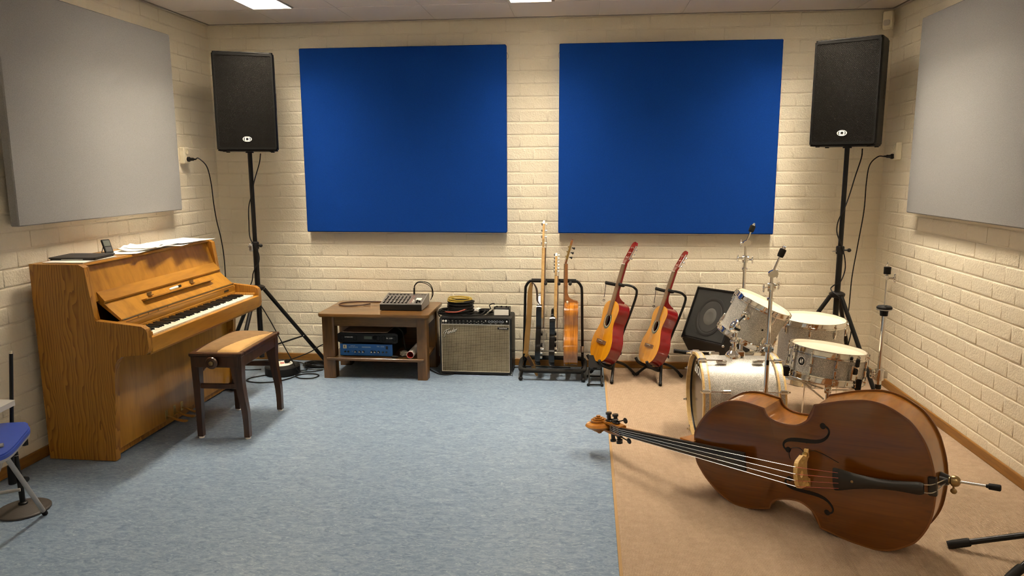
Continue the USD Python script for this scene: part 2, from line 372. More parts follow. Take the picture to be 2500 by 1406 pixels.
# louvred lamps in the ceiling: housing, lit diffuser, cross blades that cut the light off near the horizontal
m_diff = usdkit.material(stage, LK + 'lit_diffuser', {'e': ('emission', dict(color=LAMP_COLOUR, strength=LAMP_STRENGTH))}, [], surface='e.emission')
m_diff2 = usdkit.material(stage, LK + 'rear_lit_diffuser', {'e': ('emission', dict(color=LAMP_COLOUR, strength=REAR_STRENGTH))}, [], surface='e.emission')
m_house = plain('lamp_housing', (.75, .74, .70), .5)
m_blade = plain('lamp_louvre', (.34, .33, .32), .35)
def lamp(x, y, label):
    t = Thing('ceiling_light', label, 'ceiling light', at=(x + LW / 2, y - .008 - LL / 2, H), group='recessed ceiling lights')
    y1, y0, z = y - .008, y - .008 - LL, H - .001
    D = .092
    t.add('housing', [bx(x, x + .006, y0, y1, z, z + D + .02, 0), bx(x + LW - .006, x + LW, y0, y1, z, z + D + .02, 0), bx(x, x + LW, y0, y0 + .006, z, z + D + .02, 0),
                      bx(x, x + LW, y1 - .006, y1, z, z + D + .02, 0), bx(x, x + LW, y0, y1, z + D + .012, z + D + .02, 0)], m_house, smooth=False)
    t.add('diffuser', bx(x + .008, x + LW - .008, y0 + .008, y1 - .008, z + D, z + D + .006, 0), m_diff if y > -3 else m_diff2, smooth=False)
    n = 11
    for i in range(1, n): 
        yy = y0 + (y1 - y0) * i / n
        t.add('louvre_blade', bx(x + .006, x + LW - .006, yy - .001, yy + .001, z + .004, z + .078, 0), m_blade, smooth=False)
    for xx in (x + LW / 3, x + 2 * LW / 3): t.add('louvre_rail', bx(xx - .001, xx + .001, y0 + .006, y1 - .006, z + .004, z + .078, 0), m_blade, smooth=False)
lamp(*LAMPS[0], 'white ceiling light nearest the piano corner')
lamp(*LAMPS[1], 'white ceiling light between the two blue panels')
lamp(*LAMPS[2], 'ceiling light just out of view over the drum kit')
lamp(*LAMPS[3], 'second row ceiling light on the piano side')
lamp(*LAMPS[4], 'second row ceiling light in the middle of the room')
lamp(*LAMPS[5], 'second row ceiling light over the double bass side')

# carpet over the right part of the floor
t = Thing('carpet', 'beige ribbed carpet lying under the drum kit and double bass', 'carpet', at=(4.2, -3, 0))
t.add('pile', bx(3.232, W - .016, -DEPTH + .4, -.03, 0, RUG, .001), m_carpet, smooth=False)
t.add('edge_binding', bx(3.218, 3.2325, -DEPTH + .4, -.03, 0, RUG + .0006, .001), m_binding, smooth=False)

# ------------------------------------------------------------------ acoustic panels
def fabric(name, col):
    n = {'tc': ('texture_coordinate', {}), 'n': ('noise_texture', dict(scale=600.0, detail=1.0)), 'b': ('bump', dict(strength=.5, distance=.0008)), 'n2': ('noise_texture', dict(scale=260.0, detail=2.0)),
         'r': ('rgb_ramp', dict(ramp=[(.3, [c * .86 for c in col]), (.7, [c * 1.1 for c in col])])), 'p': ('principled_bsdf', dict(roughness=.9, specular_ior_level=.08, sheen_weight=.0))}
    return usdkit.material(stage, LK + name, n, [('tc.object', 'n.vector'), ('tc.object', 'n2.vector'), ('n.fac', 'b.height'), ('b.normal', 'p.normal'), ('n2.fac', 'r.fac'), ('r.color', 'p.base_color')], surface='p.BSDF')
m_blue = fabric('blue_fabric', (.005, .043, .250)); m_grey = fabric('grey_fabric', (.27, .265, .265))
m_pframe = plain('panel_back_frame', (.55, .52, .47), .6)
def panel(label, fr, a0, a1, z0, z1, m, group, gap=.022, th=.058):
    t = Thing('sound_absorber', label, 'wall panel', at=tuple((fr @ ((a0 + a1) / 2, 0, z0, 1))[:3]), group=group)
    flip = np.linalg.det(fr[:3, :3]) < 0
    def put(name, mm, mt, under=None):
        mm = xf(mm, fr)
        if flip: mm.invert()
        return t.add(name, mm, mt, under)
    put('fabric_cover', bx(a0, a1, gap, gap + th, z0, z1, .006), m)
    put('back_frame', cat(bx(a0 + .05, a1 - .05, .001, gap, z0 + .035, z0 + .075, .001), bx(a0 + .05, a1 - .05, .001, gap, z1 - .09, z1 - .05, .001)), m_pframe)
    for a in (a0, a1):
        s = -1 if a == a0 else 1
        put('hanger', tube(spl([(a - s * .01, gap + .01, z1 - .045), (a + s * .006, gap, z1 - .06), (a + s * .009, gap - .008, z1 - .085), (a + s * .002, gap - .006, z1 - .10), (a - s * .01, gap + .004, z1 - .10)], 4), .0016, 6), m_steel)
panel('blue fabric acoustic panel nearer the piano', FB, .784, 2.432, 1.108, 2.556, m_blue, 'blue acoustic panels')
panel('blue fabric acoustic panel above the guitars and drums', FB, 2.842, 4.496, 1.108, 2.553, m_blue, 'blue acoustic panels')
panel('grey fabric acoustic panel above the piano', FL, .705, 2.30, 1.322, 2.568, m_grey, 'grey acoustic panels', gap=.03, th=.05)
panel('grey fabric acoustic panel on the right wall above the double bass', FR, .665, 2.36, 1.314, 2.571, m_grey, 'grey acoustic panels', gap=.03, th=.05)

# ------------------------------------------------------------------ alarm sensor, wall sockets with plugs and leads
fs = frame((W - .055, -.058, 2.605), unit((1, -1, 0)), unit((1, 1, 0)), (0, 0, 1))
t = Thing('motion_sensor', 'small cream alarm motion sensor in the ceiling corner', 'motion sensor', T=fs)
t.add('housing', bx(-.034, .034, -.045, .0, 0, .125, .008), m_cream)
t.add('lens', xf(ext(rrect(.046, .04, .012), .004), tr(0, -.045, .045), XZ), plain('sensor_lens', (.55, .50, .42), .25))
t.add('bracket', bx(-.02, .02, -.001, .034, .05, .09, .003), m_cream)
def socket(label, fr, a, z):
    flip = np.linalg.det(fr[:3, :3]) < 0
    T = fr @ tr(a, 0, z)
    if flip: T = T @ np.diag([-1, 1, 1, 1.])
    t = Thing('wall_socket', label, 'wall socket', T=T, group='double wall sockets')
    t.add('box', bx(-.038, .038, .0, .042, -.062, .062, .006), m_cream)
    for dz in (-.029, .029):
        r = t.add('outlet', lathe([(.021, 0), (.021, .004), (.0185, .004), (.017, -.010), (0, -.010)], 24, tr(0, .0425, dz) @ rotm(-PI / 2, (1, 0, 0))), m_cream)
        t.add('outlet_well', lathe([(.0168, 0), (0, 0.001)], 20, tr(0, .0338, dz) @ rotm(-PI / 2, (1, 0, 0))), plain('socket_well', (.25, .21, .14), .6) if not stage.GetPrimAtPath(LK + 'socket_well') else LK + 'socket_well', under=r)
socket('cream wall socket on the left wall above the piano', FL, .522, 1.722)
socket('cream wall socket on the right wall beside the speaker', FR, .285, 1.729)
def plug_lead(label, fr, a, z, path):
    """plug in the lower outlet and its lead; path in room coordinates"""
    p0 = (fr @ (a, .044, z, 1))[:3]; nrm = fr[:3, 1]
    t = Thing('power_lead', label, 'power cord', at=tuple(p0), group='power leads hanging from wall sockets')
    T = frame(p0, fr[:3, 0], (0, 0, 1), nrm)
    if np.linalg.det(T[:3, :3]) < 0: T[:3, 0] *= -1
    t.add('plug', lathe([(.0, .0), (.0185, 0), (.0185, .014), (.013, .02), (.0115, .035), (.012, .044), (.0075, .047), (.0055, .066), (.0, .066)], 20, T), m_black)
    t.add('cable', tube(spl([p0 + nrm * .062] + [V(*q) for q in path], 8), .0042, 8), m_cable)
plug_lead('black plug and lead running from the left socket down behind the piano', FL, .517, 1.693, [(.125, -.508, 1.70), (.175, -.49, 1.64), (.190, -.47, 1.52), (.195, -.46, 1.36), (.205, -.45, 1.22), (.225, -.44, 1.08), (.235, -.43, .9), (.23, -.42, .5), (.25, -.40, .06), (.30, -.36, .006), (.44, -.34, .006)])
plug_lead('black plug and lead running from the right socket down behind the drums', FR, .285, 1.693, [(W - .15, -.285, 1.69), (W - .2, -.28, 1.63), (W - .21, -.27, 1.5), (W - .205, -.25, 1.3), (W - .225, -.235, 1.05), (W - .245, -.22, .8), (W - .25, -.215, .55), (W - .27, -.22, .36), (W - .31, -.24, .16), (W - .33, -.27, .02), (W - .30, -.33, RUG + .008), (W - .42, -.40, RUG + .008)])
# ------------------------------------------------------------------ upright piano (world coordinates: x off the left wall, y along it)
def oak_figure(name):
    """cathedral-grained oak veneer: thin dark lines, warped by a stretched noise"""
    n = {'tc': ('texture_coordinate', {}), 'm': ('mapping', dict(scale=(1, 1, .20))), 'w': ('wave_texture', dict(wave_type='bands', bands_direction='x', profile='saw', scale=18.0, distortion=30.0, detail=3.0, detail_scale=.42, detail_roughness=.55)),
         'f': ('mapping', dict(scale=(160, 160, 5))), 'n': ('noise_texture', dict(scale=1.0, detail=3.0)), 'm2': ('mapping', dict(scale=(7, 7, .8))), 'n2': ('noise_texture', dict(scale=1.0, detail=3.0)),
         'r': ('rgb_ramp', dict(ramp=[(0, (.150, .056, .006)), (.25, (.235, .094, .010)), (.55, (.325, .142, .017)), (1, (.38, .172, .023))])), 'x': ('math', dict(math_type='multiply_add', value2=.45)), 'y': ('math', dict(math_type='multiply_add', value2=.30)), 'z': ('math', dict(math_type='subtract', value2=.24)),
         'p': ('principled_bsdf', dict(roughness=.34, coat_weight=.2, specular_ior_level=.4))}
    l = [('tc.object', 'm.vector'), ('m.vector', 'w.vector'), ('tc.object', 'f.vector'), ('f.vector', 'n.vector'), ('tc.object', 'm2.vector'), ('m2.vector', 'n2.vector'), ('n.fac', 'x.value1'), ('w.fac', 'x.value3'), ('n2.fac', 'y.value1'), ('x.value', 'y.value3'), ('y.value', 'z.value1'), ('z.value', 'r.fac'), ('r.color', 'p.base_color')]
    return usdkit.material(stage, LK + name, n, l, surface='p.BSDF')
m_oak_side = oak_figure('oak_side')
m_oak = wood('oak_front', (.25, .105, .009), (.42, .195, .022), (7, 9, 1.1), .30, .3, spec=.4)
m_oak_long = wood('oak_rail', (.22, .090, .008), (.39, .180, .021), (9, 1.2, 9), .30, .3, spec=.4)
m_key = plain('ivory_key', (.86, .82, .68), .22, coat=.4)
m_ebony = plain('ebony_key', (.010, .009, .009), .28)
m_felt = plain('red_felt', (.35, .05, .04), .95, spec=.1)
Y0, Y1 = -2.235, -.825
pn = Thing('upright_piano', 'honey oak upright piano with open fallboard against the left wall', 'piano', at=(.36, (Y0 + Y1) / 2, 0))
def xzplate(pts, y0, y1, r=0): 
    p = Polygon(pts)
    if r: p = p.buffer(-r).buffer(r, quad_segs=4)
    return xf(ext(p, y1 - y0), tr(0, y1, 0), XZ)
side = [(.058, .004), (.388, .004), (.398, .45), (.412, .805), (.374, 1.098), (.345, 1.113), (.058, 1.115)]
arm = [(.389, .004), (.455, .004), (.480, .30), (.498, .53), (.506, .565), (.52, .590), (.545, .606), (.575, .612), (.684, .622), (.700, .634), (.706, .66), (.705, .745), (.697, .764), (.674, .779), (.60, .787), (.413, .806), (.399, .45)]
for y0, y1 in ((Y0, Y0 + .042), (Y1 - .042, Y1)):
    pn.add('side_panel', xzplate(side, y0, y1), m_oak_side, smooth=20)
    pn.add('arm', xzplate(arm, y0 + (.0 if y0 == Y0 else .0), y1 - .001), m_oak_side, smooth=30)
yi0, yi1 = Y0 + .0425, Y1 - .0425
pn.add('back', bx(.06, .075, yi0, yi1, .02, 1.10, .002), m_oak)
pn.add('lid', xzplate([(.058, 1.098), (.345, 1.098), (.352, 1.104), (.345, 1.114), (.058, 1.1155)], yi0, yi1), m_oak_long)
pn.add('upper_panel', xzplate([(.318, 1.092), (.332, 1.094), (.395, .905), (.380, .90)], yi0, yi1), m_oak, smooth=False)
pn.add('upper_shadow_rail', bx(.29, .318, yi0, yi1, 1.085, 1.098, 0), m_oak_long)
# fallboard: narrow upper strip stepped over the wide lower leaf
fb0, fb1 = yi0 + .030, yi1 - .004
pn.add('fallboard_strip', xzplate([(.372, .946), (.384, .953), (.427, .903), (.420, .892), (.404, .892), (.366, .938)], fb0, fb1), m_oak_long, smooth=20)
pn.add('fallboard', xzplate([(.372, .915), (.384, .918), (.512, .803), (.514, .795), (.503, .792), (.365, .906)], fb0 + .004, fb1), m_oak, smooth=20)
pn.add('music_ledge', xzplate([(.447, .851), (.451, .8585), (.486, .868), (.489, .862), (.458, .847)], -1.872, -1.083), m_oak_long, smooth=20)
for y in (-1.769, -1.289):
    c = pn.add('ledge_clip', [bx(.440, .454, y - .022, y + .022, .868, .872, .001), bx(.436, .442, y - .022, y + .022, .868, .888, .001)], m_darkbrass)
    pn.add('clip_screw', cyl((.448, y, .872), (.448, y, .8745), .004), m_brass, under=c)
lt = xf(text('R Ö S L E R', .0095, .0006), frame((.4955, -1.50, .8215), (0, 1, 0), unit((-.742, 0, .668)), unit((.668, 0, .742))))
# hinge strip, name rail, felt, key bed
hg = pn.add('hinge_rail', xzplate([(.503, .792), (.522, .795), (.530, .778), (.528, .745), (.505, .742)], yi0, yi1), m_oak_long, smooth=20)
pn.add('brass_hinge', cyl((.521, fb0, .7985), (.521, fb1, .7985), .0035, n=8), m_darkbrass, under=hg)
pn.add('brass_strip', bx(.527, .530, yi0 + .05, yi1 - .02, .783, .786, .0005), m_brass, under=hg)
for y in (-2.03, -1.93, -1.83, -1.73):
    pn.add('hinge_plate', bx(.5255, .530, y - .0015, y + .0015, .786, .797, .0003), m_brass, under=hg)
pn.add('maker_plate', bx(.5285, .5305, -1.028, -.965, .758, .772, .0004), m_ebony, label='small black plate at the treble end', under=hg)
pn.add('name_rail', bx(.505, .532, yi0, yi1, .716, .745, .002), m_oak_long)
pn.add('felt_strip', bx(.532, .538, yi0 + .06, yi1 - .03, .716, .722, .001), m_felt)
pn.add('key_bed', bx(.38, .688, yi0, yi1, .612, .676, .003), m_oak_long)
pn.add('key_slip', bx(.680, .7055, yi0 - .004, yi1 + .004, .628, .712, .003), m_oak_long)
k0, k1 = yi0 + .055, yi1 - .030
pn.add('key_block', bx(.53, .680, yi0, k0 - .002, .676, .735, .004), m_oak_side)
pn.add('key_block', bx(.53, .680, k1 + .002, yi1, .676, .735, .004), m_oak_side)
kw = (k1 - k0) / 52
for i in range(52):
    y = k0 + i * kw
    pn.add('white_key', bx(.534, .6785, y + .0005, y + kw - .0005, .698, .7205, .0012), m_key, smooth=False)
letters = 'AB' + 'CDEFGAB' * 7 + 'C'
for i in range(51):
    if letters[i] + letters[i + 1] in ('BC', 'EF'): continue
    y = k0 + (i + 1) * kw
    p = [(.534, y - .0052, .719), (.534, y + .0052, .719), (.628, y + .0052, .719), (.628, y - .0052, .719), (.534, y - .0044, .733), (.534, y + .0044, .733), (.617, y + .0044, .731), (.617, y - .0044, .731), (.625, y + .0042, .7275), (.625, y - .0042, .7275)]
    pn.add('black_key', hull(p), m_ebony, smooth=False)
pn.add('lower_panel', bx(.430, .448, yi0, yi1, .055, .612, .002), m_oak)
pn.add('bottom_rail', bx(.40, .425, yi0, yi1, .012, .052, .002), m_oak_side)
for y in (-1.71, -1.62, -1.535):
    q = spl([(.445, y, .085), (.478, y, .078), (.51, y, .066), (.545, y, .060), (.585, y, .056)], 4)
    w = np.interp(np.linspace(0, 1, len(q)), [0, .45, .7, .95, 1], [.010, .011, .018, .020, .012])
    p = pn.add('pedal', tube(q, w, 12, flat=(1, .32), up=(0, 0, 1)), m_brass)
    pn.add('pedal_shield', bx(.447, .452, y - .014, y + .014, .065, .125, .002), m_brass, under=p)
for y in (Y0 + .02, Y1 - .02):
    pn.add('castor', cyl((.12, y - .01, .012), (.12, y + .01, .012), .012), m_darkbrass)

# things lying on the piano
TOPZ = 1.1157
def sheet(name, cx, cy, w, h, ang, z, label, cat_, mat=None, th=.0012, curl=0.0, group=None):
    nx, ny = 9, 9
    u = np.linspace(-.5, .5, nx); v = np.linspace(-.5, .5, ny)
    r = random.Random(int(abs(cx * 1e4)))
    top = np.array([(a * w, b * h, th + curl * (max(0, abs(a) - .1) ** 2 * 3 + .25 * math.sin(5 * b + a * 3) ** 2)) for a in u for b in v])
    bot = top - V(0, 0, th); f = []
    g = lambda i, j: i * ny + j
    for i in range(nx - 1):
        for j in range(ny - 1): f += [(g(i, j), g(i + 1, j), g(i + 1, j + 1)), (g(i, j), g(i + 1, j + 1), g(i, j + 1))]
    N = len(top); f2 = [(c + N, b + N, a + N) for a, b, c in f]
    e = [g(i, 0) for i in range(nx)] + [g(nx - 1, j) for j in range(1, ny)] + [g(i, ny - 1) for i in range(nx - 2, -1, -1)] + [g(0, j) for j in range(ny - 2, 0, -1)]
    for a, b in zip(e, e[1:] + e[:1]): f2 += [(a, a + N, b + N), (a, b + N, b)]
    m = trimesh.Trimesh(np.vstack([top, bot]), np.array(f + f2), process=False)
    m = xf(m, tr(cx, cy, z), rotm(math.radians(ang)))
    solo(name, m, mat or m_paper, label, cat_, group=group, smooth=20)
sheet('paper_sheet', .215, -2.035, .23, .31, 2, TOPZ, 'white paper sticking out under the black tablet case on the piano', 'paper', th=.004)
t = Thing('tablet_case', 'black tablet in a folio case lying flat on the near end of the piano', 'tablet case', T=tr(.195, -1.99, TOPZ + .0042) @ rotm(math.radians(7)))
m_folio = plain('folio_cover', (.022, .020, .019), .6, bump=(500, .0006))
t.add('cover', xf(ext(rrect(.262, .225, .012), .006), tr(0, 0, .009)), m_folio)
t.add('tablet', xf(ext(rrect(.252, .215, .012), .0095), tr(0, 0, 0)), m_black)
t.add('metal_edge', bx(-.06, .06, -.1085, -.107, .002, .006, .0005), m_steel)
fm = tr(.185, -1.735, TOPZ + .001) @ rotm(math.radians(62))
t = Thing('tuner', 'small black digital tuner propped on its stand on the piano', 'tuner', T=fm)
tilt = rotm(math.radians(-28), (1, 0, 0))
t.add('body', xf(bx(-.026, .026, -.006, .006, .0, .092, .004), tilt), m_black)
t.add('display', xf(bx(-.019, .019, -.0075, -.006, .046, .084, .001), tilt), plain('tuner_display', (.13, .14, .12), .25))
t.add('keypad', xf(bx(-.018, .018, -.0072, -.006, .010, .040, .001), tilt), plain('tuner_keypad', (.06, .06, .058), .4))
t.add('stand_leg', [cyl((-.016, .028, .055), (-.016, .062, .0015), .0022, n=8), cyl((.016, .028, .055), (.016, .062, .0015), .0022, n=8), cyl((-.016, .062, .0022), (.016, .062, .0022), .0022, n=8)], m_black)
sheet('paper_sheet', .25, -1.63, .20, .29, 8, TOPZ, 'single cream page behind the tuner on the piano top', 'paper', curl=.004)
sheet('music_booklet', .25, -1.50, .215, .30, 20, TOPZ + .0016, 'open music booklet with raised pages in the middle of the piano top', 'booklet', curl=.035, th=.003)
sheet('music_booklet', .275, -1.44, .21, .297, 6, TOPZ + .013, 'white booklet resting on top of the open music booklet', 'booklet', curl=.010, th=.003)
sheet('paper_sheet', .235, -1.16, .28, .38, 10, TOPZ, 'white music sheet under others at the far end of the piano top', 'paper', curl=.006)
sheet('paper_sheet', .265, -1.055, .27, .36, -8, TOPZ + .008, 'white music sheet overhanging the front edge at the far end of the piano', 'paper', curl=.008, th=.002)
fm = frame((.474, -1.535, .8755), (0, 1, 0), (1, 0, .2), (0, 0, 1))
t = Thing('marker_pen', 'white marker pen with black cap lying on the piano music ledge', 'marker', T=frame((.470, -1.60, .8755), (0, 1, .03), (0, 0, 1), (1, 0, 0)))
t.add('barrel', xf(lathe([(.0, 0), (.004, 0), (.0085, .012), (.0085, .088), (.0, .088)], 16), rotm(PI / 2, (0, 1, 0))), m_white)
t.add('cap', xf(lathe([(.0, .088), (.0088, .088), (.0088, .122), (.006, .126), (0, .126)], 16), rotm(PI / 2, (0, 1, 0))), m_black)

# ------------------------------------------------------------------ piano bench
m_dark = wood('dark_stained_wood', (.020, .0075, .003), (.065, .024, .008), (20, 20, 3), .28, .3)
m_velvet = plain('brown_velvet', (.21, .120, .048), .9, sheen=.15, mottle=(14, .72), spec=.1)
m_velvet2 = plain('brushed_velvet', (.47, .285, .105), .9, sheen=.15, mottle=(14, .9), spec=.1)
B = tr(.868, -1.565, 0) @ rotm(math.radians(2.0))
bn = Thing('piano_bench', 'dark wooden piano bench with brown velvet seat and height knobs', 'bench', T=B)
HX, HY = .163, .300
bn.add('seat_frame', [bx(-HX, HX, -HY, -HY + .05, .517, .541, .005), bx(-HX, HX, HY - .05, HY, .517, .541, .005), bx(-HX, -HX + .05, -HY + .0502, HY - .0502, .517, .541, .003), bx(HX - .05, HX, -HY + .0502, HY - .0502, .517, .541, .003)], m_dark)
def cushion(hx, hy, z, h):
    n = 56; u = np.linspace(-1, 1, n)
    top = np.array([(hx * a, hy * b, z + h * (1 - abs(a) ** 3.2) ** .55 * (1 - abs(b) ** 3.2) ** .55) for a in u for b in u])
    f = []
    for i in range(n - 1):
        for j in range(n - 1): f += [(i * n + j, (i + 1) * n + j, (i + 1) * n + j + 1), (i * n + j, (i + 1) * n + j + 1, i * n + j + 1)]
    return top, np.array(f), n
top, f, n = cushion(HX - .03, HY - .03, .540, .034)
cen = top[f].mean(1)
fx, fy = cen[:, 0] / (HX - .03), cen[:, 1] / (HY - .03)
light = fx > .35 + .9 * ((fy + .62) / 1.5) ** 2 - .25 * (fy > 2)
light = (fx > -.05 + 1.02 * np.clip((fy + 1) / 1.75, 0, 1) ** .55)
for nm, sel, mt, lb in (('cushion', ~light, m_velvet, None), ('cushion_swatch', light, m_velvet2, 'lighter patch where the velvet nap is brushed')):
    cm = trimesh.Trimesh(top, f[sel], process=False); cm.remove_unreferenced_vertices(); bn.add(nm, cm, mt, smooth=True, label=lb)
bn.add('apron', bx(HX - .033, HX - .012, -HY + .04, HY - .04, .450, .517, .003), m_dark)
bn.add('apron', bx(-HX + .012, -HX + .033, -HY + .04, HY - .04, .450, .517, .003), m_dark)
bn.add('apron', bx(-HX + .03, HX - .03, -HY + .012, -HY + .034, .450, .517, .003), m_dark)
bn.add('apron', bx(-HX + .03, HX - .03, HY - .034, HY - .012, .450, .517, .003), m_dark)
def bench_leg(x, y, out, hb):
    z = [.517, .46, .40, .34, .26, .18, .09, .012]
    ox = [0, 0, 0.002, .008, .018, .030, .034, .034] if out else [0, 0, 0, 0, -.001, -.002, -.003, -.003]
    wx = [.040, .040, .034, .027, .024, .022, .0195, .019] if out else [.026, .026, .025, .024, .023, .021, .019, .0185]
    wy = [.026, .026, .025, .023, .021, .019, .018, .018]
    q = spl([(a, b, c) for a, b, c in zip(z, ox, wx)], 3); wyy = np.interp(q[:, 0], z[::-1], wy[::-1])
    P, Fc = [], []
    for (zz, o, w), wv in zip(q, wyy):
        inn = w * (1.6 if not out else 1)
        P += [(x + o - w, y - wv, zz), (x + o + w * .75, y - wv, zz), (x + o + w * .75, y + wv, zz), (x + o - w, y + wv, zz)]
    k = len(q)
    for i in range(k - 1):
        for j in range(4):
            a, b = i * 4 + j, i * 4 + (j + 1) % 4
            Fc += [(a, b, b + 4), (a, b + 4, a + 4)]
    Fc += [(0, 1, 2), (0, 2, 3), (4 * k - 4, 4 * k - 2, 4 * k - 3), (4 * k - 4, 4 * k - 1, 4 * k - 2)]
    m = trimesh.Trimesh(np.array(P), np.array(Fc), process=False)
    if m.volume < 0: m.invert()
    return m
m_glide = plain('white_glide', (.8, .78, .72), .5)
for x, o in ((.124, True), (-.130, False)):
    for y in (-HY + .04, HY - .04):
        lg = bn.add('leg', bench_leg(x, y, o, 0), m_dark, smooth=40)
        bn.add('glide', cyl((x + (.031 if o else -.006), y, 0), (x + (.031 if o else -.006), y, .013), .016), m_glide, under=lg)
for y in (-HY + .04, HY - .04):
    bn.add('stretcher', bx(-.125, .118, y - .008, y + .008, .312, .344, .003), m_dark)
    bn.add('corner_bracket', xf(ext([(0, 0), (.03, 0), (.012, -.012), (0, -.03)], .014), tr(-HX + .07, y + .007, .45), XZ), m_dark)
for s in (-1, 1):
    k = bn.add('height_knob', xf(lathe([(.0, 0), (.006, 0), (.006, .02), (.02, .022), (.034, .028), (.037, .036), (.033, .043), (.022, .0455), (.020, .043), (.0, .042)], 32), tr(-.015, s * (HY - .02), .485), rotm(s * -PI / 2, (1, 0, 0))), m_dark)
    bn.add('knob_boss', xf(lathe([(0, .041), (.013, .042), (.013, .0465), (.009, .049), (0, .0495)], 24), tr(-.015, s * (HY - .02), .485), rotm(s * -PI / 2, (1, 0, 0))), m_darkbrass, under=k)
# ------------------------------------------------------------------ loudspeakers on tripod stands
def grille_material():
    n = {'tc': ('texture_coordinate', {}), 's': ('separate_xyz', {}), 'c': ('combine_xyz', {}), 'm': ('mapping', dict(scale=(135, 135, 135), rotation=(0, 0, PI / 4))),
         'v': ('voronoi_texture', dict(dimensions='2D', feature='f1', scale=1.0, randomness=0.0)), 'r': ('rgb_ramp', dict(ramp=[(.36, (.001, .001, .001)), (.44, (.0085, .007, .0055))])),
         'b': ('bump', dict(strength=1.0, distance=.002)), 'p': ('principled_bsdf', dict(roughness=.42, specular_ior_level=.10))}
    l = [('tc.object', 's.vector'), ('s.x', 'c.x'), ('s.z', 'c.y'), ('c.vector', 'm.vector'), ('m.vector', 'v.vector'), ('v.distance', 'r.fac'), ('r.color', 'p.base_color'), ('v.distance', 'b.height'), ('b.normal', 'p.normal')]
    return usdkit.material(stage, LK + 'perforated_grille', n, l, surface='p.BSDF')
m_grille = grille_material()
m_cab = plain('textured_cabinet', (.005, .0047, .0043), .5, bump=(420, .0008), spec=.15)
def loudspeaker(label, cx, cy, z0, yaw, w=.430, d=.385, h=.708):
    t = Thing('loudspeaker', label, 'loudspeaker', T=tr(cx, cy, z0) @ rotm(yaw), group='loudspeakers on tripod stands')
    q = Polygon([(-w / 2, -d / 2 + .02), (-w / 2 + .012, -d / 2), (w / 2 - .012, -d / 2), (w / 2, -d / 2 + .02), (w / 2, d * .05), (w / 2 - .035, d / 2), (-w / 2 + .035, d / 2), (-w / 2, d * .05)]).buffer(-.012).buffer(.012, quad_segs=4)
    body = ext(q, h - .024, tr(0, 0, .012))
    capt = xf(ext(q.buffer(-.006), .012), tr(0, 0, h - .012)); capb = ext(q.buffer(-.006), .012)
    t.add('cabinet', [body, capt, capb], m_cab)
    fr = affinity.translate(rrect(w - .02, h - .02, .016), 0, h / 2)
    hole = affinity.translate(rrect(w - .040, h - .054, .01), 0, h / 2)
    t.add('front_frame', xf(ext(fr.difference(hole), .010), tr(0, -d / 2 + .003, 0), XZ), m_cab)
    g = ext(hole, .006); 
    t.add('grille', xf(g, tr(0, -d / 2 + .003, 0), XZ), m_grille)
    t.add('top_lip', tube(spl([(-w / 2 + .03, -d / 2 - .002, h - .008), (0, -d / 2 - .006, h - .007), (w / 2 - .03, -d / 2 - .002, h - .008)], 6), .004, 8), m_cab)
    bd = t.add('badge', xf(cat([ext(affinity.scale(Point(0, 0).buffer(1, quad_segs=12), a, b).difference(affinity.scale(Point(0, 0).buffer(1, quad_segs=12), a - .0045, b - .0045)), .003) for a, b in ((.032, .0195),)],
                               ext(sbox(-.031, -.002, -.016, .002), .003), ext(sbox(.016, -.002, .031, .002), .003),
                               ext(sbox(-.016, -.0125, .016, .0125).difference(sbox(-.0085, -.0075, .0085, .0075)), .003)), tr(.0, -d / 2 - .004, .085), XZ), m_white, label='oval white maker badge')
    t.add('badge_ground', xf(ext(affinity.scale(Point(0, 0).buffer(1, quad_segs=12), .033, .0205), .001), tr(0, -d / 2 - .0032, .085), XZ), m_black, under=bd)
    for s in (-1, 1):
        hd = t.add('handle', xf(ext(rrect(.13, .028, .012).difference(rrect(.118, .018, .008)), .004), tr(s * (w / 2 + .0005), -.03, h * .52), frame((0, 0, 0), (0, 0, 1), (0, s, 0), (-s if s < 0 else -1, 0, 0)) if False else frame((0, 0, 0), (0, 0, 1), (0, -s, 0), (s, 0, 0)), tr(0, 0, -.003)), m_black)
        t.add('handle_recess', xf(ext(rrect(.118, .018, .008), .001), tr(s * (w / 2 + .0003), -.03, h * .52), frame((0, 0, 0), (0, 0, 1), (0, -s, 0), (s, 0, 0))), m_gap, under=hd)
        for y in (-d / 2 + .05, d / 2 - .06):
            t.add('foot', cyl((s * (w / 2 - .05), y, -.007), (s * (w / 2 - .05), y, .002), .014), m_rubber)
    t.add('pole_cup', cyl((0, 0, -.012), (0, 0, .02), .03), m_black)
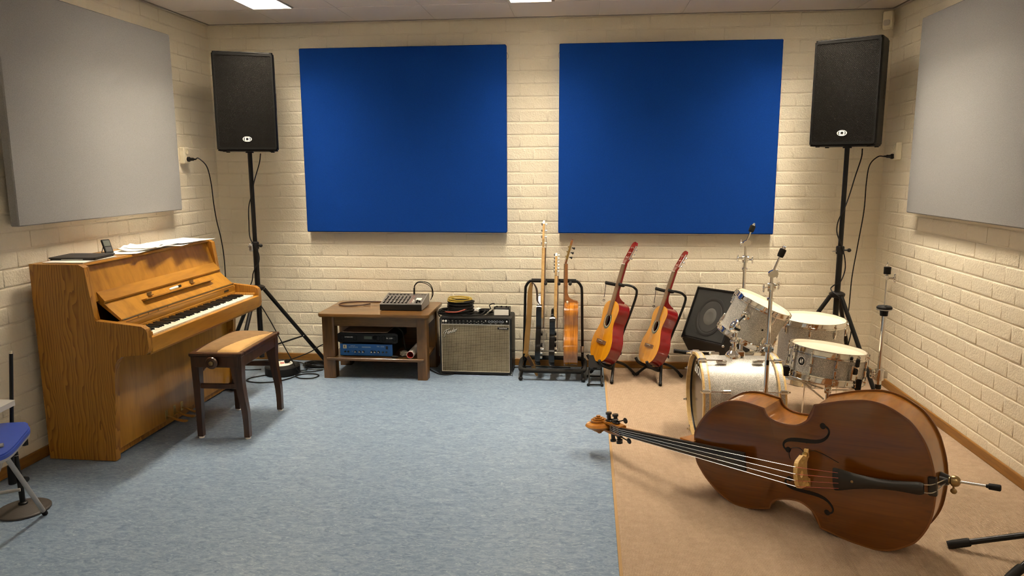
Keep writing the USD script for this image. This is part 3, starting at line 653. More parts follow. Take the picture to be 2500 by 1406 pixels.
def tripod(label, cx, cy, ztop, azim, R=.56, hub=.69, group='loudspeaker tripod stands'):
    t = Thing('speaker_stand', label, 'speaker stand', at=(cx, cy, 0), group=group)
    t.add('pole', cyl((cx, cy, .93), (cx, cy, ztop), .0165, n=16), m_blackpaint)
    t.add('outer_tube', cyl((cx, cy, .13), (cx, cy, 1.02), .0205, n=16), m_blackpaint)
    c = t.add('collar', lathe([(.0, 0), (.026, 0), (.029, .008), (.029, .05), (.024, .058), (0, .058)], 20, tr(cx, cy, 1.0)), m_black)
    t.add('locking_knob', [cyl((cx, cy, 1.03), (cx + .05, cy - .02, 1.03), .006), ball((cx + .055, cy - .022, 1.03), .014)], m_black, under=c)
    t.add('pin', [cyl((cx - .055, cy - .01, 1.02), (cx, cy, 1.02), .004, n=8)], m_steel, under=c)
    t.add('hub', lathe([(.0, -.02), (.03, -.02), (.05, -.012), (.055, 0), (.055, .012), (.045, .02), (.03, .026), (0, .026)], 24, tr(cx, cy, hub)), m_black)
    t.add('lower_hub', lathe([(.0, -.02), (.026, -.02), (.03, 0), (.026, .02), (0, .02)], 20, tr(cx, cy, .20)), m_black)
    for a in azim:
        d = V(math.cos(a), math.sin(a), 0); o = V(cx, cy, 0)
        foot = o + d * R + V(0, 0, .014)
        lg = t.add('leg', tube([o + d * .045 + V(0, 0, hub - .008), foot], [.0155, .0155], 12), m_blackpaint)
        t.add('foot_cap', tube([foot + (o + d * .05 + V(0, 0, hub) - foot) * .05, foot - d * .008 + V(0, 0, -.001)], [.0185, .0185], 10), m_rubber, under=lg)
        k = .60
        mid = o + d * (.045 + (R - .045) * k) + V(0, 0, (hub - .008) * (1 - k))
        b = t.add('brace', tube([mid, o + d * .028 + V(0, 0, .20)], .0065, 8), m_blackpaint)
        t.add('brace_bolt', ball(mid + V(0, 0, .004) + V(d[1], -d[0], 0) * .016, .0055), m_steel, under=b)
LS, RS = (.489, -.415), (4.885, -.425)
loudspeaker('black loudspeaker on a tripod stand in the piano corner', *LS, 1.752, math.radians(22))
loudspeaker('black loudspeaker on a tripod stand in the corner behind the drums', *RS, 1.762, math.radians(-30))
tripod('black tripod speaker stand between the piano and the low table', *LS, 1.752, (math.radians(30), math.radians(150), math.radians(270)), R=.52)
tripod('black tripod speaker stand behind the drum kit', *RS, 1.762, (math.radians(-66), math.radians(174), math.radians(54)), R=.46, hub=.70)
def pole_lead(label, path, r=.0042):
    solo('speaker_lead', tube(spl(path, 8), r, 8), m_cable, label, 'cable', group=None)
x, y = LS
pole_lead('black lead hanging from the left loudspeaker and wound round its stand', [(x + .095, y - .02, 1.735), (x + .085, y - .03, 1.66), (x + .04, y - .035, 1.53), (x + .012, y - .03, 1.43), (x - .028, y - .012, 1.33), (x - .036, y - .010, 1.20), (x - .026, y - .03, 1.10), (x + .004, y - .040, 1.04), (x + .034, y - .025, .97), (x + .030, y - .02, .90), (x + .008, y - .034, .86), (x - .026, y - .012, .81), (x - .040, y - .008, .75), (x - .062, y - .012, .69), (x - .05, y - .03, .62), (x + .02, y - .05, .585), (x + .10, y - .045, .45), (x + .19, y - .035, .26), (x + .26, y - .03, .12), (x + .31, y - .03, .03), (x + .37, y + .03, .008), (x + .46, y + .1, .006)])
t = Thing('inline_switch', 'grey inline switch strapped to the left speaker stand', 'switch', at=(x - .03, y - .03, .98))
t.add('case', xf(bx(-.014, .014, -.009, .009, -.03, .03, .005), tr(x - .022, y - .030, 1.015)), plain('grey_plastic', (.42, .41, .39), .4))
t.add('cap', xf(bx(-.010, .010, -.0102, -.008, -.018, .012, .003), tr(x - .022, y - .030, 1.015)), m_steel)
x, y = RS
pole_lead('black lead hanging from the right loudspeaker and wound round its stand', [(x + .11, y + .02, 1.745), (x + .10, y, 1.68), (x + .06, y - .02, 1.55), (x + .028, y - .026, 1.42), (x - .002, y - .036, 1.33), (x - .030, y - .012, 1.24), (x - .034, y - .01, 1.16), (x - .015, y - .034, 1.09), (x + .015, y - .036, 1.01), (x + .036, y - .02, .93), (x + .034, y - .02, .87), (x + .004, y - .034, .80), (x - .034, y - .012, .77), (x - .05, y - .02, .74), (x + .0, y - .065, .69), (x + .06, y - .06, .60), (x + .10, y - .05, .46), (x + .085, y - .02, .28), (x + .06, y + .02, .10), (x + .02, y + .08, .012), (x - .10, y + .1, .012)])

# ------------------------------------------------------------------ extension reel and cables on the floor by the stand
t = Thing('extension_reel', 'round black extension reel with white socket disc on the floor', 'extension reel', at=(.655, -.415, 0))
C0 = tr(.655, -.415, 0)
t.add('drum', lathe([(.0, 0), (.128, 0), (.136, .008), (.136, .062), (.128, .072), (.085, .076), (0, .076)], 40, C0), m_rubber)
t.add('socket_disc', lathe([(.0, .0765), (.078, .0765), (.082, .079), (.079, .083), (0, .083)], 36, C0), m_white)
for a in (0, 2.1, 4.2):
    t.add('outlet', lathe([(.019, .0832), (.019, .0855), (.0165, .0855), (.0155, .0835), (0, .0835)], 20, C0 @ tr(.046 * math.cos(a + .5), .046 * math.sin(a + .5), 0)), m_cream)
t.add('thermal_switch', bx(.64, .67, -.425, -.405, .083, .088, .002), plain('red_switch', (.55, .06, .03), .35))
solo('mains_plug', [lathe([(.0, 0), (.019, 0), (.019, .018), (.013, .03), (.008, .04), (.006, .055), (0, .055)], 16, tr(.678, -.40, .0875) @ rotm(math.radians(62), (0, 1, 0)) ), tube(spl([(.725, -.40, .112), (.78, -.38, .13), (.86, -.33, .16), (.93, -.25, .20), (1.0, -.22, .21)], 6), .0042, 8)], m_cable, 'black plug in the extension reel with its lead rising to the table', 'plug')
def coil(name, label, c, R, n, r, seed, mat=m_cable, dz=None, flat=.85, ex=None, cat_='cable', tilt=0.0):
    """a loosely wound coil: each turn slightly shifted"""
    q = random.Random(seed); P = []
    for i in range(n):
        rr = R * (1 + q.uniform(-.13, .08)); ox, oy = q.uniform(-.07, .07) * R, q.uniform(-.07, .07) * R
        zz = c[2] + r + (i * (dz or r * .85))
        ph = q.uniform(0, 6.28); tl = q.uniform(0, .08)
        for k in range(14):
            a = 2 * PI * k / 14
            P.append((c[0] + ox + rr * math.cos(a), c[1] + oy + rr * flat * math.sin(a), zz + (dz or r * .85) * k / 14 + tl * R * (1 + math.sin(a + ph)) + tilt * math.cos(a) * R))
    P += [] if ex is None else list(ex)
    solo(name, tube(spl(P, 2), r, 7), mat, label, cat_)
coil('cable_coil', 'coil of black cable on the floor between the stand and the low table', (.872, -.215, .0), .115, 7, .0042, 3, flat=.75)
solo('floor_cable', tube(spl([(.55, -.50, .006), (.47, -.58, .006), (.47, -.66, .006), (.57, -.70, .006), (.70, -.67, .006), (.77, -.58, .006), (.80, -.52, .006), (.86, -.56, .006), (.95, -.55, .006), (.975, -.47, .006), (.92, -.43, .006), (.84, -.44, .006), (.79, -.49, .006)], 8), .0046, 8), m_cable, 'thick black cable looping on the floor in front of the extension reel', 'cable')
solo('floor_cable', tube(spl([(.79, -.40, .02), (.81, -.30, .006), (.70, -.12, .006), (.50, -.06, .006), (.30, -.09, .006), (.1, -.15, .006)], 8), .0042, 8), m_cable, 'thin black cable running along the back baseboard behind the bench', 'cable')
solo('floor_cable', tube(spl([(1.80, -.20, .006), (1.86, -.28, .006), (1.92, -.345, .006), (1.98, -.36, .006), (2.03, -.33, .006)], 6), .0042, 8), m_cable, 'short black cable on the floor between the low table and the amplifier', 'cable')
solo('floor_cable', tube(spl([(2.44, -.10, .006), (2.52, -.08, .006), (2.60, -.06, .006), (2.70, -.055, .006), (2.95, -.06, .006)], 6), .0042, 8), m_cable, 'black cable on the floor between the amplifier and the guitar rack', 'cable')
# ------------------------------------------------------------------ low table with audio gear
m_table = wood('walnut_table', (.050, .023, .006), (.175, .085, .024), (2.2, 16, 16), .28, .3)
m_tablev = wood('walnut_table_leg', (.045, .020, .0055), (.155, .074, .021), (14, 14, 2.0), .32, .2)
TZ = .530
tb = Thing('low_table', 'low dark wooden table holding audio gear beside the guitar amplifier', 'table', at=(1.47, -.31, 0))
tb.add('tabletop', xf(cat(ext(rrect(.862, .57, .035, (1.461, -.315)), .016), ext(rrect(.854, .562, .032, (1.461, -.315)), .008, tr(0, 0, -.008)), ext(rrect(.856, .564, .033, (1.461, -.315)), .003, tr(0, 0, .016))), tr(0, 0, TZ - .019)), m_table, smooth=20)
LX = (1.036, 1.128), (1.782, 1.858)
for (a, b) in LX:
    for y0, y1 in ((-.515, -.425), (-.13, -.05)):
        tb.add('leg', ext(Polygon([(a, y0), (b - .012, y0), (b, y0 + .012), (b, y1), (a, y1)]).buffer(-.003).buffer(.003), TZ - .027), m_tablev)
tb.add('apron', bx(LX[0][1], LX[1][0], -.495, -.475, .415, TZ - .027, .002), m_table)
tb.add('apron', bx(LX[0][1], LX[1][0], -.08, -.06, .415, TZ - .027, .002), m_table)
for a in (1.060, 1.826): tb.add('side_apron', bx(a, a + .018, -.43, -.12, .415, TZ - .027, .002), m_table)
tb.add('shelf', bx(1.066, 1.838, -.532, -.055, .148, .170, .003), m_table)
tb.add('back_panel', bx(LX[0][1] - .01, LX[1][0] + .01, -.062, -.052, .17, .416, .001), m_table)
SZ = .170
# blue mixer amplifier
m_bluebox = plain('blue_enamel', (.010, .105, .36), .35)
m_logo = plain('pale_blue_print', (.55, .66, .74), .5)
A0, A1, AY = 1.158, 1.578, -.475
t = Thing('blue_amplifier', 'blue rack amplifier with a row of knobs on the table shelf', 'amplifier', at=(1.37, -.33, SZ))
t.add('case', bx(A0 + .004, A1 - .004, AY + .006, -.16, SZ + .008, SZ + .096, .003), m_black)
fp = t.add('front_panel', bx(A0, A1, AY, AY + .007, SZ + .006, SZ + .100, .002), m_bluebox)
for x in (A0 + .03, A1 - .03): t.add('foot', cyl((x, AY + .04, SZ), (x, AY + .04, SZ + .009), .012), m_rubber)
fy = AY - .0005
def on_front(m, x, y, z): return xf(m, tr(x, y, z), XZ)
t.add('logo_plate', bx(A0 + .026, A0 + .054, fy - .001, fy + .001, SZ + .062, SZ + .092, .0005), plain('logo_cream', (.72, .62, .42), .5), under=fp)
t.add('logo_letter', on_front(text('E', .016, .0006, True), A0 + .040, fy - .001, SZ + .069), m_black, under=fp)
t.add('print', cat(on_front(text('EMINENT', .006), A0 + .105, fy, SZ + .081), on_front(text('MIXER AMPLIFIER', .006), A0 + .108, fy, SZ + .070), on_front(text('PROFESSIONAL', .007, .0006, True), A0 + .212, fy, SZ + .072), on_front(text('PA-158', .011), A0 + .325, fy, SZ + .077)), m_logo, under=fp, smooth=False)
t.add('power_switch', bx(A1 - .052, A1 - .036, fy - .004, fy + .001, SZ + .062, SZ + .086, .001), m_black)
xs = [.042, .068, .098, .124, .157, .186, .254, .281, .309, .343, .372]
for i, dx in enumerate(xs):
    big = i in (3, 4, 5, 6, 7, 8)
    if i in (2,): t.add('indicator', cyl((A0 + dx, fy + .001, SZ + .040), (A0 + dx, fy - .002, SZ + .040), .003), m_white); continue
    k = t.add('knob', xf(lathe([(0, 0), (.0095, 0), (.0085, .012), (0, .0125)] if big else [(0, 0), (.007, 0), (.0065, .008), (0, .008)], 18), tr(A0 + dx, fy, SZ + .038), rotm(PI / 2, (1, 0, 0))), m_black)
    if big: t.add('knob_cap', xf(lathe([(0, 0), (.0062, 0), (.0055, .0012), (0, .0014)], 16), tr(A0 + dx, fy - .0124, SZ + .038), rotm(PI / 2, (1, 0, 0))), m_steel, under=k)
# black power amplifier on top of it
PZ = SZ + .1005
t = Thing('power_amplifier', 'black power amplifier with small display stacked on the blue amplifier', 'amplifier', at=(1.375, -.31, PZ))
P0, P1, PY = 1.136, 1.617, -.455
t.add('case', bx(P0 + .02, P1 - .02, PY + .02, -.09, PZ + .002, PZ + .082, .003), m_cab)
q = Polygon([(P0, PZ + .012), (P0 + .02, PZ + .002), (P0 + .1, PZ + .004), (P0 + .16, PZ + .010), (P1 - .16, PZ + .010), (P1 - .1, PZ + .004), (P1 - .02, PZ + .002), (P1, PZ + .012), (P1, PZ + .074), (P1 - .02, PZ + .084), (P1 - .1, PZ + .082), (P1 - .16, PZ + .076), (P0 + .16, PZ + .076), (P0 + .1, PZ + .082), (P0 + .02, PZ + .084), (P0, PZ + .074)])
fr_ = t.add('front_panel', xf(ext(q, .022), tr(0, PY + .022, 0), XZ), m_black)
t.add('display', bx(1.348, 1.412, PY - .0015, PY + .001, PZ + .034, PZ + .058, .0005), plain('lcd_display', (.10, .12, .09), .2), under=fr_)
t.add('print', cat(xf(text('DYNACORD', .009, .0006, True), tr(1.226, PY - .0002, PZ + .044), XZ), xf(text('SL 1200', .010, .0006, True), tr(1.553, PY - .0002, PZ + .040), XZ)), m_white, under=fr_, smooth=False)
for x in (1.175, 1.275, 1.462, 1.505, 1.590):
    t.add('bezel', xf(ext(rrect(.030, .040, .008).difference(rrect(.022, .032, .006)), .002), tr(x, PY, PZ + .042), XZ), m_cab)
t.add('handle', xf(lathe([(.017, 0), (.017, .006), (.012, .008), (0, .008)], 20), tr(1.435, PY, PZ + .046), rotm(PI / 2, (1, 0, 0))), m_cab)
fz = PZ + .0855
sheet('cardboard_folder', 1.355, -.36, .36, .20, 1, fz, 'grey-brown cardboard folder lying on the black power amplifier', 'folder', plain('brown_card', (.30, .22, .15), .7), th=.004, curl=.006)
solo('shelf_cable', tube(spl([(1.50, -.30, fz + .02), (1.58, -.36, fz + .03), (1.63, -.36, fz - .01), (1.645, -.38, PZ + .02), (1.66, -.40, SZ + .05), (1.655, -.38, SZ + .012), (1.70, -.30, SZ + .008)], 8), .006, 8), m_cable, 'black cable drooping off the right side of the black power amplifier', 'cable')
coil('shelf_coil', 'small bundle of black cable behind the poster tube on the table shelf', (1.685, -.30, SZ), .055, 6, .004, 11, flat=.6)
# rolled poster, crumpled wrapper, jack plug
t = Thing('poster_roll', 'rolled white poster with a red inside on the table shelf', 'poster roll', at=(1.715, -.38, SZ))
p0, p1 = V(1.727, -.515, SZ + .031), V(1.725, -.12, SZ + .034)
T = frame(p0, unit(np.cross((p1 - p0), (0, 0, 1))), (0, 0, 1), unit(p1 - p0)); T[:3, 1] = np.cross(T[:3, 2], T[:3, 0]); L = np.linalg.norm(p1 - p0)
t.add('sheet', lathe([(.0265, 0), (.028, 0), (.028, L), (.0265, L), (.0265, 0.0)], 32, T), m_paper)
t.add('printed_inside', lathe([(.0262, .001), (.0262, L - .002), (.024, L - .002), (.024, .001), (.0262, .001)], 32, T), plain('red_print', (.45, .015, .012), .5))
def blob(name, c, r, sx, sy, sz, mat, label, cat_, seed, amp=.5):
    m = ball((0, 0, 0), 1, n=3); v = m.vertices
    d = 1 + amp * (meshkit.fbm(v * 2.3 + seed, 4, seed) - .5) * 2
    m.vertices = v * d[:, None] * V(sx, sy, sz) * r; m.apply_translation(V(*c) - V(0, 0, m.bounds[0, 2]))
    solo(name, m, mat, label, cat_, smooth=20)
m_clear = usdkit.material(stage, LK + 'clear_film', {'t': ('transparent_bsdf', dict(color=(.93, .92, .88))), 'g': ('glossy_bsdf', dict(color=(.9, .9, .88), roughness=.18)), 'd': ('diffuse_bsdf', dict(color=(.6, .58, .52))), 'm1': ('mix_closure', dict(fac=.35)), 'm2': ('mix_closure', dict(fac=.28))},
                          [('t.BSDF', 'm1.closure1'), ('g.BSDF', 'm1.closure2'), ('m1.closure', 'm2.closure1'), ('d.BSDF', 'm2.closure2')], surface='m2.closure')
blob('plastic_wrapper', (1.665, -.45, SZ), .030, 1.1, .9, .75, m_clear, 'crumpled clear wrapper beside the poster roll on the table shelf', 'wrapper', 5)
t = Thing('cable_connector', 'small black cable connector lying at the right end of the blue amplifier', 'connector', at=(1.60, -.51, SZ))
t.add('shell', xf(lathe([(0, 0), (.011, 0), (.011, .032), (.007, .045), (0, .045)], 16), tr(1.583, -.505, SZ + .0115), rotm(PI / 2, (0, 1, 0))), m_black)
t.add('tail', tube(spl([(1.626, -.505, SZ + .0115), (1.65, -.50, SZ + .012), (1.665, -.47, SZ + .006), (1.66, -.40, SZ + .005)], 6), .004, 8), m_cable)

# mixing desk
MX0, MX1, MY0, MY1 = 1.476, 1.806, -.435, -.150
t = Thing('mixing_desk', 'small black and grey mixing desk on the low table', 'mixing desk', at=((MX0 + MX1) / 2, (MY0 + MY1) / 2, TZ + .003))
zf, zb = TZ + .052, TZ + .094
m_desk = plain('mixer_panel', (.115, .105, .095), .45); m_desk_side = plain('mixer_side', (.22, .21, .20), .4)
def yzplate(p, x0, x1): return xf(ext(p, x1 - x0), frame((x0, 0, 0), (0, 1, 0), (0, 0, 1), (1, 0, 0)))
t.add('base', yzplate([(MY0 + .004, TZ + .006), (MY1, TZ + .006), (MY1, zb - .006), (MY1 - .03, zb - .003), (MY0 + .004, zf - .003)], MX0 + .006, MX1 - .006), m_black)
for a in (MX0, MX1 - .006): t.add('side_cheek', yzplate([(MY0 + .002, TZ + .004), (MY1, TZ + .004), (MY1, zb), (MY1 - .03, zb + .002), (MY0 + .002, zf)], a, a + .006), m_desk_side)
t.add('front_lip', bx(MX0, MX1, MY0, MY0 + .008, TZ + .004, zf - .001, .002), m_black)
n3 = unit((0, -(zb - zf), MY1 - .03 - MY0)); d3 = unit((0, MY1 - .03 - MY0, zb - zf))
TP = frame((MX0, MY0, zf - .0015), (1, 0, 0), d3, n3)
t.add('panel', xf(bx(.006, MX1 - MX0 - .006, .004, .258, -.002, .0025, .001), TP), m_desk)
for x in (MX0 + .03, MX1 - .03):
    for y in (MY0 + .03, MY1 - .03): t.add('foot', cyl((x, y, TZ), (x, y, TZ + .007), .008), m_rubber)
m_knobs = [plain('knob_grey', (.40, .38, .35), .4), plain('knob_white', (.75, .73, .68), .4), plain('knob_red', (.45, .12, .10), .4)]
m_trim = plain('mixer_print', (.42, .38, .36), .5)
for i in range(8):
    x = .026 + i * .0295
    if i < 7:
        t.add('channel_print', xf(bx(x + .0135, x + .0145, .02, .20, .0026, .0030, 0), TP), m_trim, smooth=False)
        for j, y in enumerate((.028, .050, .085, .11, .135, .16)):
            k = t.add('knob', lathe([(0, 0), (.0072, 0), (.006, .011), (0, .0115)], 10, TP @ tr(x, y, .0025)), m_black, smooth=False)
            t.add('knob_cap', lathe([(0, 0), (.0045, 0), (0, .0008)], 8, TP @ tr(x, y, .0138)), m_knobs[1] if j in (0, 3) else m_knobs[0], under=k, smooth=False)
    if i < 6:
        s = t.add('jack_socket', lathe([(.010, 0), (.010, .005), (.006, .005), (.0055, .0005), (0, .0005)], 14, TP @ tr(x, .225, .0025)), m_black)
        t.add('socket_ring', lathe([(.0085, .0052), (.0085, .0066), (.006, .0066), (.006, .0052), (.0085, .0052)], 14, TP @ tr(x, .225, .0025)), m_steel, under=s)
for i in range(5): t.add('output_socket', lathe([(.008, 0), (.008, .004), (.005, .004), (.0045, .0005), (0, .0005)], 12, TP @ tr(.215 + i * .024, .230, .0025)), m_steel)
t.add('section_print', cat(xf(bx(.232, .2345, .02, .20, .0026, .0032, 0), TP), xf(bx(.205, .235, .195, .198, .0026, .0032, 0), TP)), m_knobs[2], smooth=False)
t.add('label_plate', xf(bx(.262, .305, .098, .150, .0026, .0034, .0002), TP), m_knobs[1], smooth=False)
for x, y in ((.255, .035), (.285, .035), (.255, .065), (.285, .065), (.305, .05)): t.add('master_knob', lathe([(0, 0), (.0085, 0), (.007, .013), (0, .0135)], 12, TP @ tr(x, y, .0025)), m_knobs[1] if x < .26 else m_black, smooth=False)
px, py, pz = (TP @ (.222, .228, .006, 1))[:3]
t = Thing('patch_lead', 'black lead plugged in and arching above the mixing desk', 'cable', at=(px, py, pz))
t.add('jack_plug', tube([(px, py, pz), (px + .001, py, pz + .052)], [.008, .006], 12), m_black)
t.add('cable', [tube(spl([(px + .001, py, pz + .05), (px + .004, py, pz + .07), (px + .03, py, pz + .098), (px + .075, py, pz + .103), (px + .118, py + .01, pz + .088), (px + .140, py + .03, pz + .05), (px + .140, py + .06, pz - .01), (px + .12, py + .075, pz - .05)], 8), .0033, 8),
                tube(spl([(px + .002, py, pz + .05), (px + .008, py + .01, pz + .072), (px + .035, py + .01, pz + .094), (px + .08, py + .01, pz + .090), (px + .122, py + .02, pz + .066), (px + .136, py + .045, pz + .03), (px + .128, py + .07, pz - .03), (px + .115, py + .078, pz - .06)], 8), .0028, 8)], m_cable)
solo('loose_lead', tube(spl([(1.49, -.125, TZ + .004), (1.42, -.10, TZ + .004), (1.30, -.09, TZ + .004), (1.18, -.10, TZ + .004), (1.09, -.16, TZ + .005), (1.08, -.235, TZ + .005), (1.13, -.285, TZ + .005), (1.20, -.285, TZ + .005), (1.28, -.25, TZ + .006), (1.33, -.20, TZ + .007)], 8), .0042, 8), plain('brown_cable', (.035, .010, .007), .4), 'dark brown lead looping on the left half of the low table', 'cable')

# ------------------------------------------------------------------ guitar combo amplifier
def cloth_material():
    n = {'g': ('texture_coordinate', {}), 'a': ('wave_texture', dict(wave_type='bands', bands_direction='x', scale=44.0, distortion=1.0, detail=1.0, detail_scale=8.0)), 'b': ('wave_texture', dict(wave_type='bands', bands_direction='z', scale=44.0, distortion=1.0, detail=1.0, detail_scale=8.0)),
         'm': ('math', dict(math_type='multiply')), 'n': ('noise_texture', dict(scale=6.0, detail=3.0)), 'x': ('math', dict(math_type='multiply_add', value2=.5)), 'r': ('rgb_ramp', dict(ramp=[(.22, (.060, .050, .028)), (.50, (.195, .165, .105)), (.9, (.38, .335, .235))])),
         'bu': ('bump', dict(strength=.6, distance=.001)), 'p': ('principled_bsdf', dict(roughness=.7, specular_ior_level=.3))}
    l = [('g.object', 'a.vector'), ('g.object', 'b.vector'), ('a.fac', 'm.value1'), ('b.fac', 'm.value2'), ('g.object', 'n.vector'), ('n.fac', 'x.value1'), ('m.value', 'x.value3'), ('x.value', 'r.fac'), ('r.color', 'p.base_color'), ('m.value', 'bu.height'), ('bu.normal', 'p.normal')]
    return usdkit.material(stage, LK + 'grille_cloth', n, l, surface='p.BSDF')
m_cloth = cloth_material()
m_tolex = plain('black_tolex', (.010, .0095, .009), .5, bump=(350, .0012), spec=.35)
GX0, GX1, GY0, GY1, GH = 1.922, 2.496, -.325, -.063, .466
t = Thing('guitar_amplifier', 'black combo guitar amplifier with silver grille cloth between the table and guitar rack', 'amplifier', at=((GX0 + GX1) / 2, (GY0 + GY1) / 2, 0))
def rb(x0, x1, y0, y1, z0, z1, r):
    return hull([(a + i, b + j, c + k) for a in (x0 + r, x1 - r) for b in (y0 + r, y1 - r) for c in (z0 + r, z1 - r) for i, j, k in [(r * math.cos(u) * math.cos(v), r * math.sin(u) * math.cos(v), r * math.sin(v)) for u in np.arange(8) * PI / 4 for v in np.linspace(-PI / 2, PI / 2, 5)]])
t.add('cabinet', rb(GX0, GX1, GY0 + .004, GY1, .008, GH, .016), m_tolex, smooth=40)
t.add('front_rim', xf(ext(affinity.translate(rrect(GX1 - GX0 - .004, GH - .012, .016), (GX0 + GX1) / 2, GH / 2 + .003).difference(sbox(GX0 + .014, .026, GX1 - .018, .452)), .012), tr(0, GY0 + .008, 0), XZ), m_tolex)
gx0, gx1 = GX0 + .014, GX1 - .018
t.add('grille_cloth', bx(gx0 + .004, gx1 - .004, GY0 + .001, GY0 + .006, .030, .404, .001), m_cloth)
t.add('grille_piping', xf(ext(sbox(gx0, .026, gx1, .408).difference(sbox(gx0 + .004, .030, gx1 - .004, .404)), .004), tr(0, GY0 + .003, 0), XZ), plain('silver_piping', (.62, .57, .46), .4))
cp = t.add('control_panel', xf(bx(gx0, gx1, -.003, .003, 0, .044, .001), tr(0, GY0 + .004, .410), rotm(math.radians(-8), (1, 0, 0))), m_black)
t.add('panel_border', xf(ext(sbox(gx0, .409, gx1, .456).difference(sbox(gx0 + .003, .4115, gx1 - .003, .454)), .002), tr(0, GY0 + .0005, 0), XZ), plain('chrome_trim', (.66, .62, .54), .3, 1.0))
cy = GY0 + .002; w_ = gx1 - gx0
for f in (.030, .070):
    j = t.add('input_jack', xf(lathe([(.0085, 0), (.0085, .005), (.005, .006), (.0045, .001), (0, .001)], 16), tr(gx0 + w_ * f, cy, .434), rotm(PI / 2, (1, 0, 0))), m_white)
for f in (.115, .168, .222, .275, .328, .388, .438, .488, .547, .597, .655):
    k = t.add('knob', xf(lathe([(0, 0), (.0105, 0), (.0105, .003), (.008, .004), (.007, .015), (0, .0155)], 16), tr(gx0 + w_ * f, cy, .434), rotm(PI / 2, (1, 0, 0))), m_black)
    t.add('pointer', bx(gx0 + w_ * f - .0008, gx0 + w_ * f + .0008, cy - .0163, cy - .015, .434, .441, 0), m_white, under=k, smooth=False)
for f in (.415, .52, .625): t.add('mini_switch', xf(lathe([(0, 0), (.0035, 0), (.003, .008), (0, .009)], 10), tr(gx0 + w_ * f, cy, .427), rotm(PI / 2, (1, 0, 0))), m_steel)
t.add('pilot_light', xf(lathe([(0, 0), (.0065, 0), (.006, .005), (0, .008)], 12), tr(gx0 + w_ * .653, cy, .438), rotm(PI / 2, (1, 0, 0))), m_white)
for f in (.705, .745, .782, .820, .860, .898):
    t.add('jack_ring', xf(lathe([(.0088, 0), (.0088, .003), (.006, .003), (.006, 0), (.0088, 0)], 18), tr(gx0 + w_ * f, cy, .434), rotm(PI / 2, (1, 0, 0))), m_chrome)
t.add('standby_switch', bx(gx1 - .028, gx1 - .016, cy - .008, cy, .428, .442, .002), m_steel)
t.add('panel_print', cat(*[xf(bx(gx0 + w_ * f - .006, gx0 + w_ * f + .006, 0, .0006, 0, .0014, 0), tr(0, cy - .0026, .4165)) for f in (.03, .07, .115, .168, .222, .275, .328, .388, .438, .488, .547, .597, .725, .80, .88)]), m_white, under=cp, smooth=False)
# script logo, drawn as raised strokes
S = .0185
E_ = [(.02, .52), (.5, .62), (.78, .88), (.62, 1.15), (.3, 1.05), (.06, .6), (.16, .15), (.5, .0), (.95, .3)]
N_ = [(.0, 1.1), (.12, .95), (.08, .0)], [(.1, .5), (.45, 1.08), (.72, .95), (.68, .25), (1.0, .2)]
D_ = [(.78, .95), (.4, 1.1), (.05, .6), (.2, .05), (.55, .15), (.85, .7)], [(1.05, 2.3), (.82, .4), (1.1, .15)]
R_ = [(.0, 1.1), (.14, .95), (.08, .0)], [(.1, .5), (.4, 1.0), (.8, 1.0)]
sh = lambda c, dx, dy=0: [(x + dx, y + dy) for x, y in c]
strokes = [[(-1.5, .9), (-1.3, 1.8), (-.3, 2.5), (.9, 2.45), (2.0, 2.75)], [(.1, 2.4), (-.25, .8), (-.7, -.9), (-1.2, -1.25)], [(-.75, .75), (.1, 1.15), (.75, 1.3)],
           sh(E_, .95), sh(N_[0], 2.1), sh(N_[1], 2.1), sh(D_[0], 3.35), sh(D_[1], 3.35), sh(E_, 4.65), sh(R_[0], 5.75), sh(R_[1], 5.75)]
LT = frame((1.972, GY0 - .0004, .326), (1, 0, .34), (.16, 0, 1), (0, -1, 0))
LT[:3, :3] = LT[:3, :3] @ np.diag([.0136, .0125, 1])
def ink(r, h): return [xf(tube(np.c_[spl([(a, b * 1.15) for a, b in s], 5), np.zeros(len(spl(s, 5)))], r, 6, flat=(1, 1)), LT @ np.diag([1, 1, h, 1]) ) for s in strokes]
lg = t.add('script_logo', ink(.13, .012), m_white, label='raised white script maker name')
t.add('logo_backing', [xf(m, tr(.001, 0.0006, -.0015)) for m in ink(.27, .004)], m_black, under=lg)
nm = t.add('model_badge', bx(2.383, 2.470, GY0 - .002, GY0 + .001, .374, .390, .001), m_black)
t.add('badge_script', xf(text('Concert Reverb', .0062, .0006, True, .3), tr(2.427, GY0 - .0022, .379), XZ), m_white, under=nm, smooth=False)
for x in (GX0 + .001, GX1 - .001):
    s = 1 if x < 2.2 else -1
    t.add('corner_cap', [bx(min(x, x + s * .030), max(x, x + s * .030), GY0 - .001, GY0 + .030, .006, .010, .001), bx(min(x, x + s * .024), max(x, x + s * .024), GY0 - .0005, GY0 + .003, .006, .030, .001), bx(min(x - s * .0015, x + s * .0015), max(x - s * .0015, x + s * .0015), GY0, GY0 + .03, .006, .030, .001)], m_steel)
for x in (GX0 + .05, GX1 - .05):
    for y in (GY0 + .05, GY1 - .05): t.add('foot', cyl((x, y, 0), (x, y, .010), .016), m_rubber)
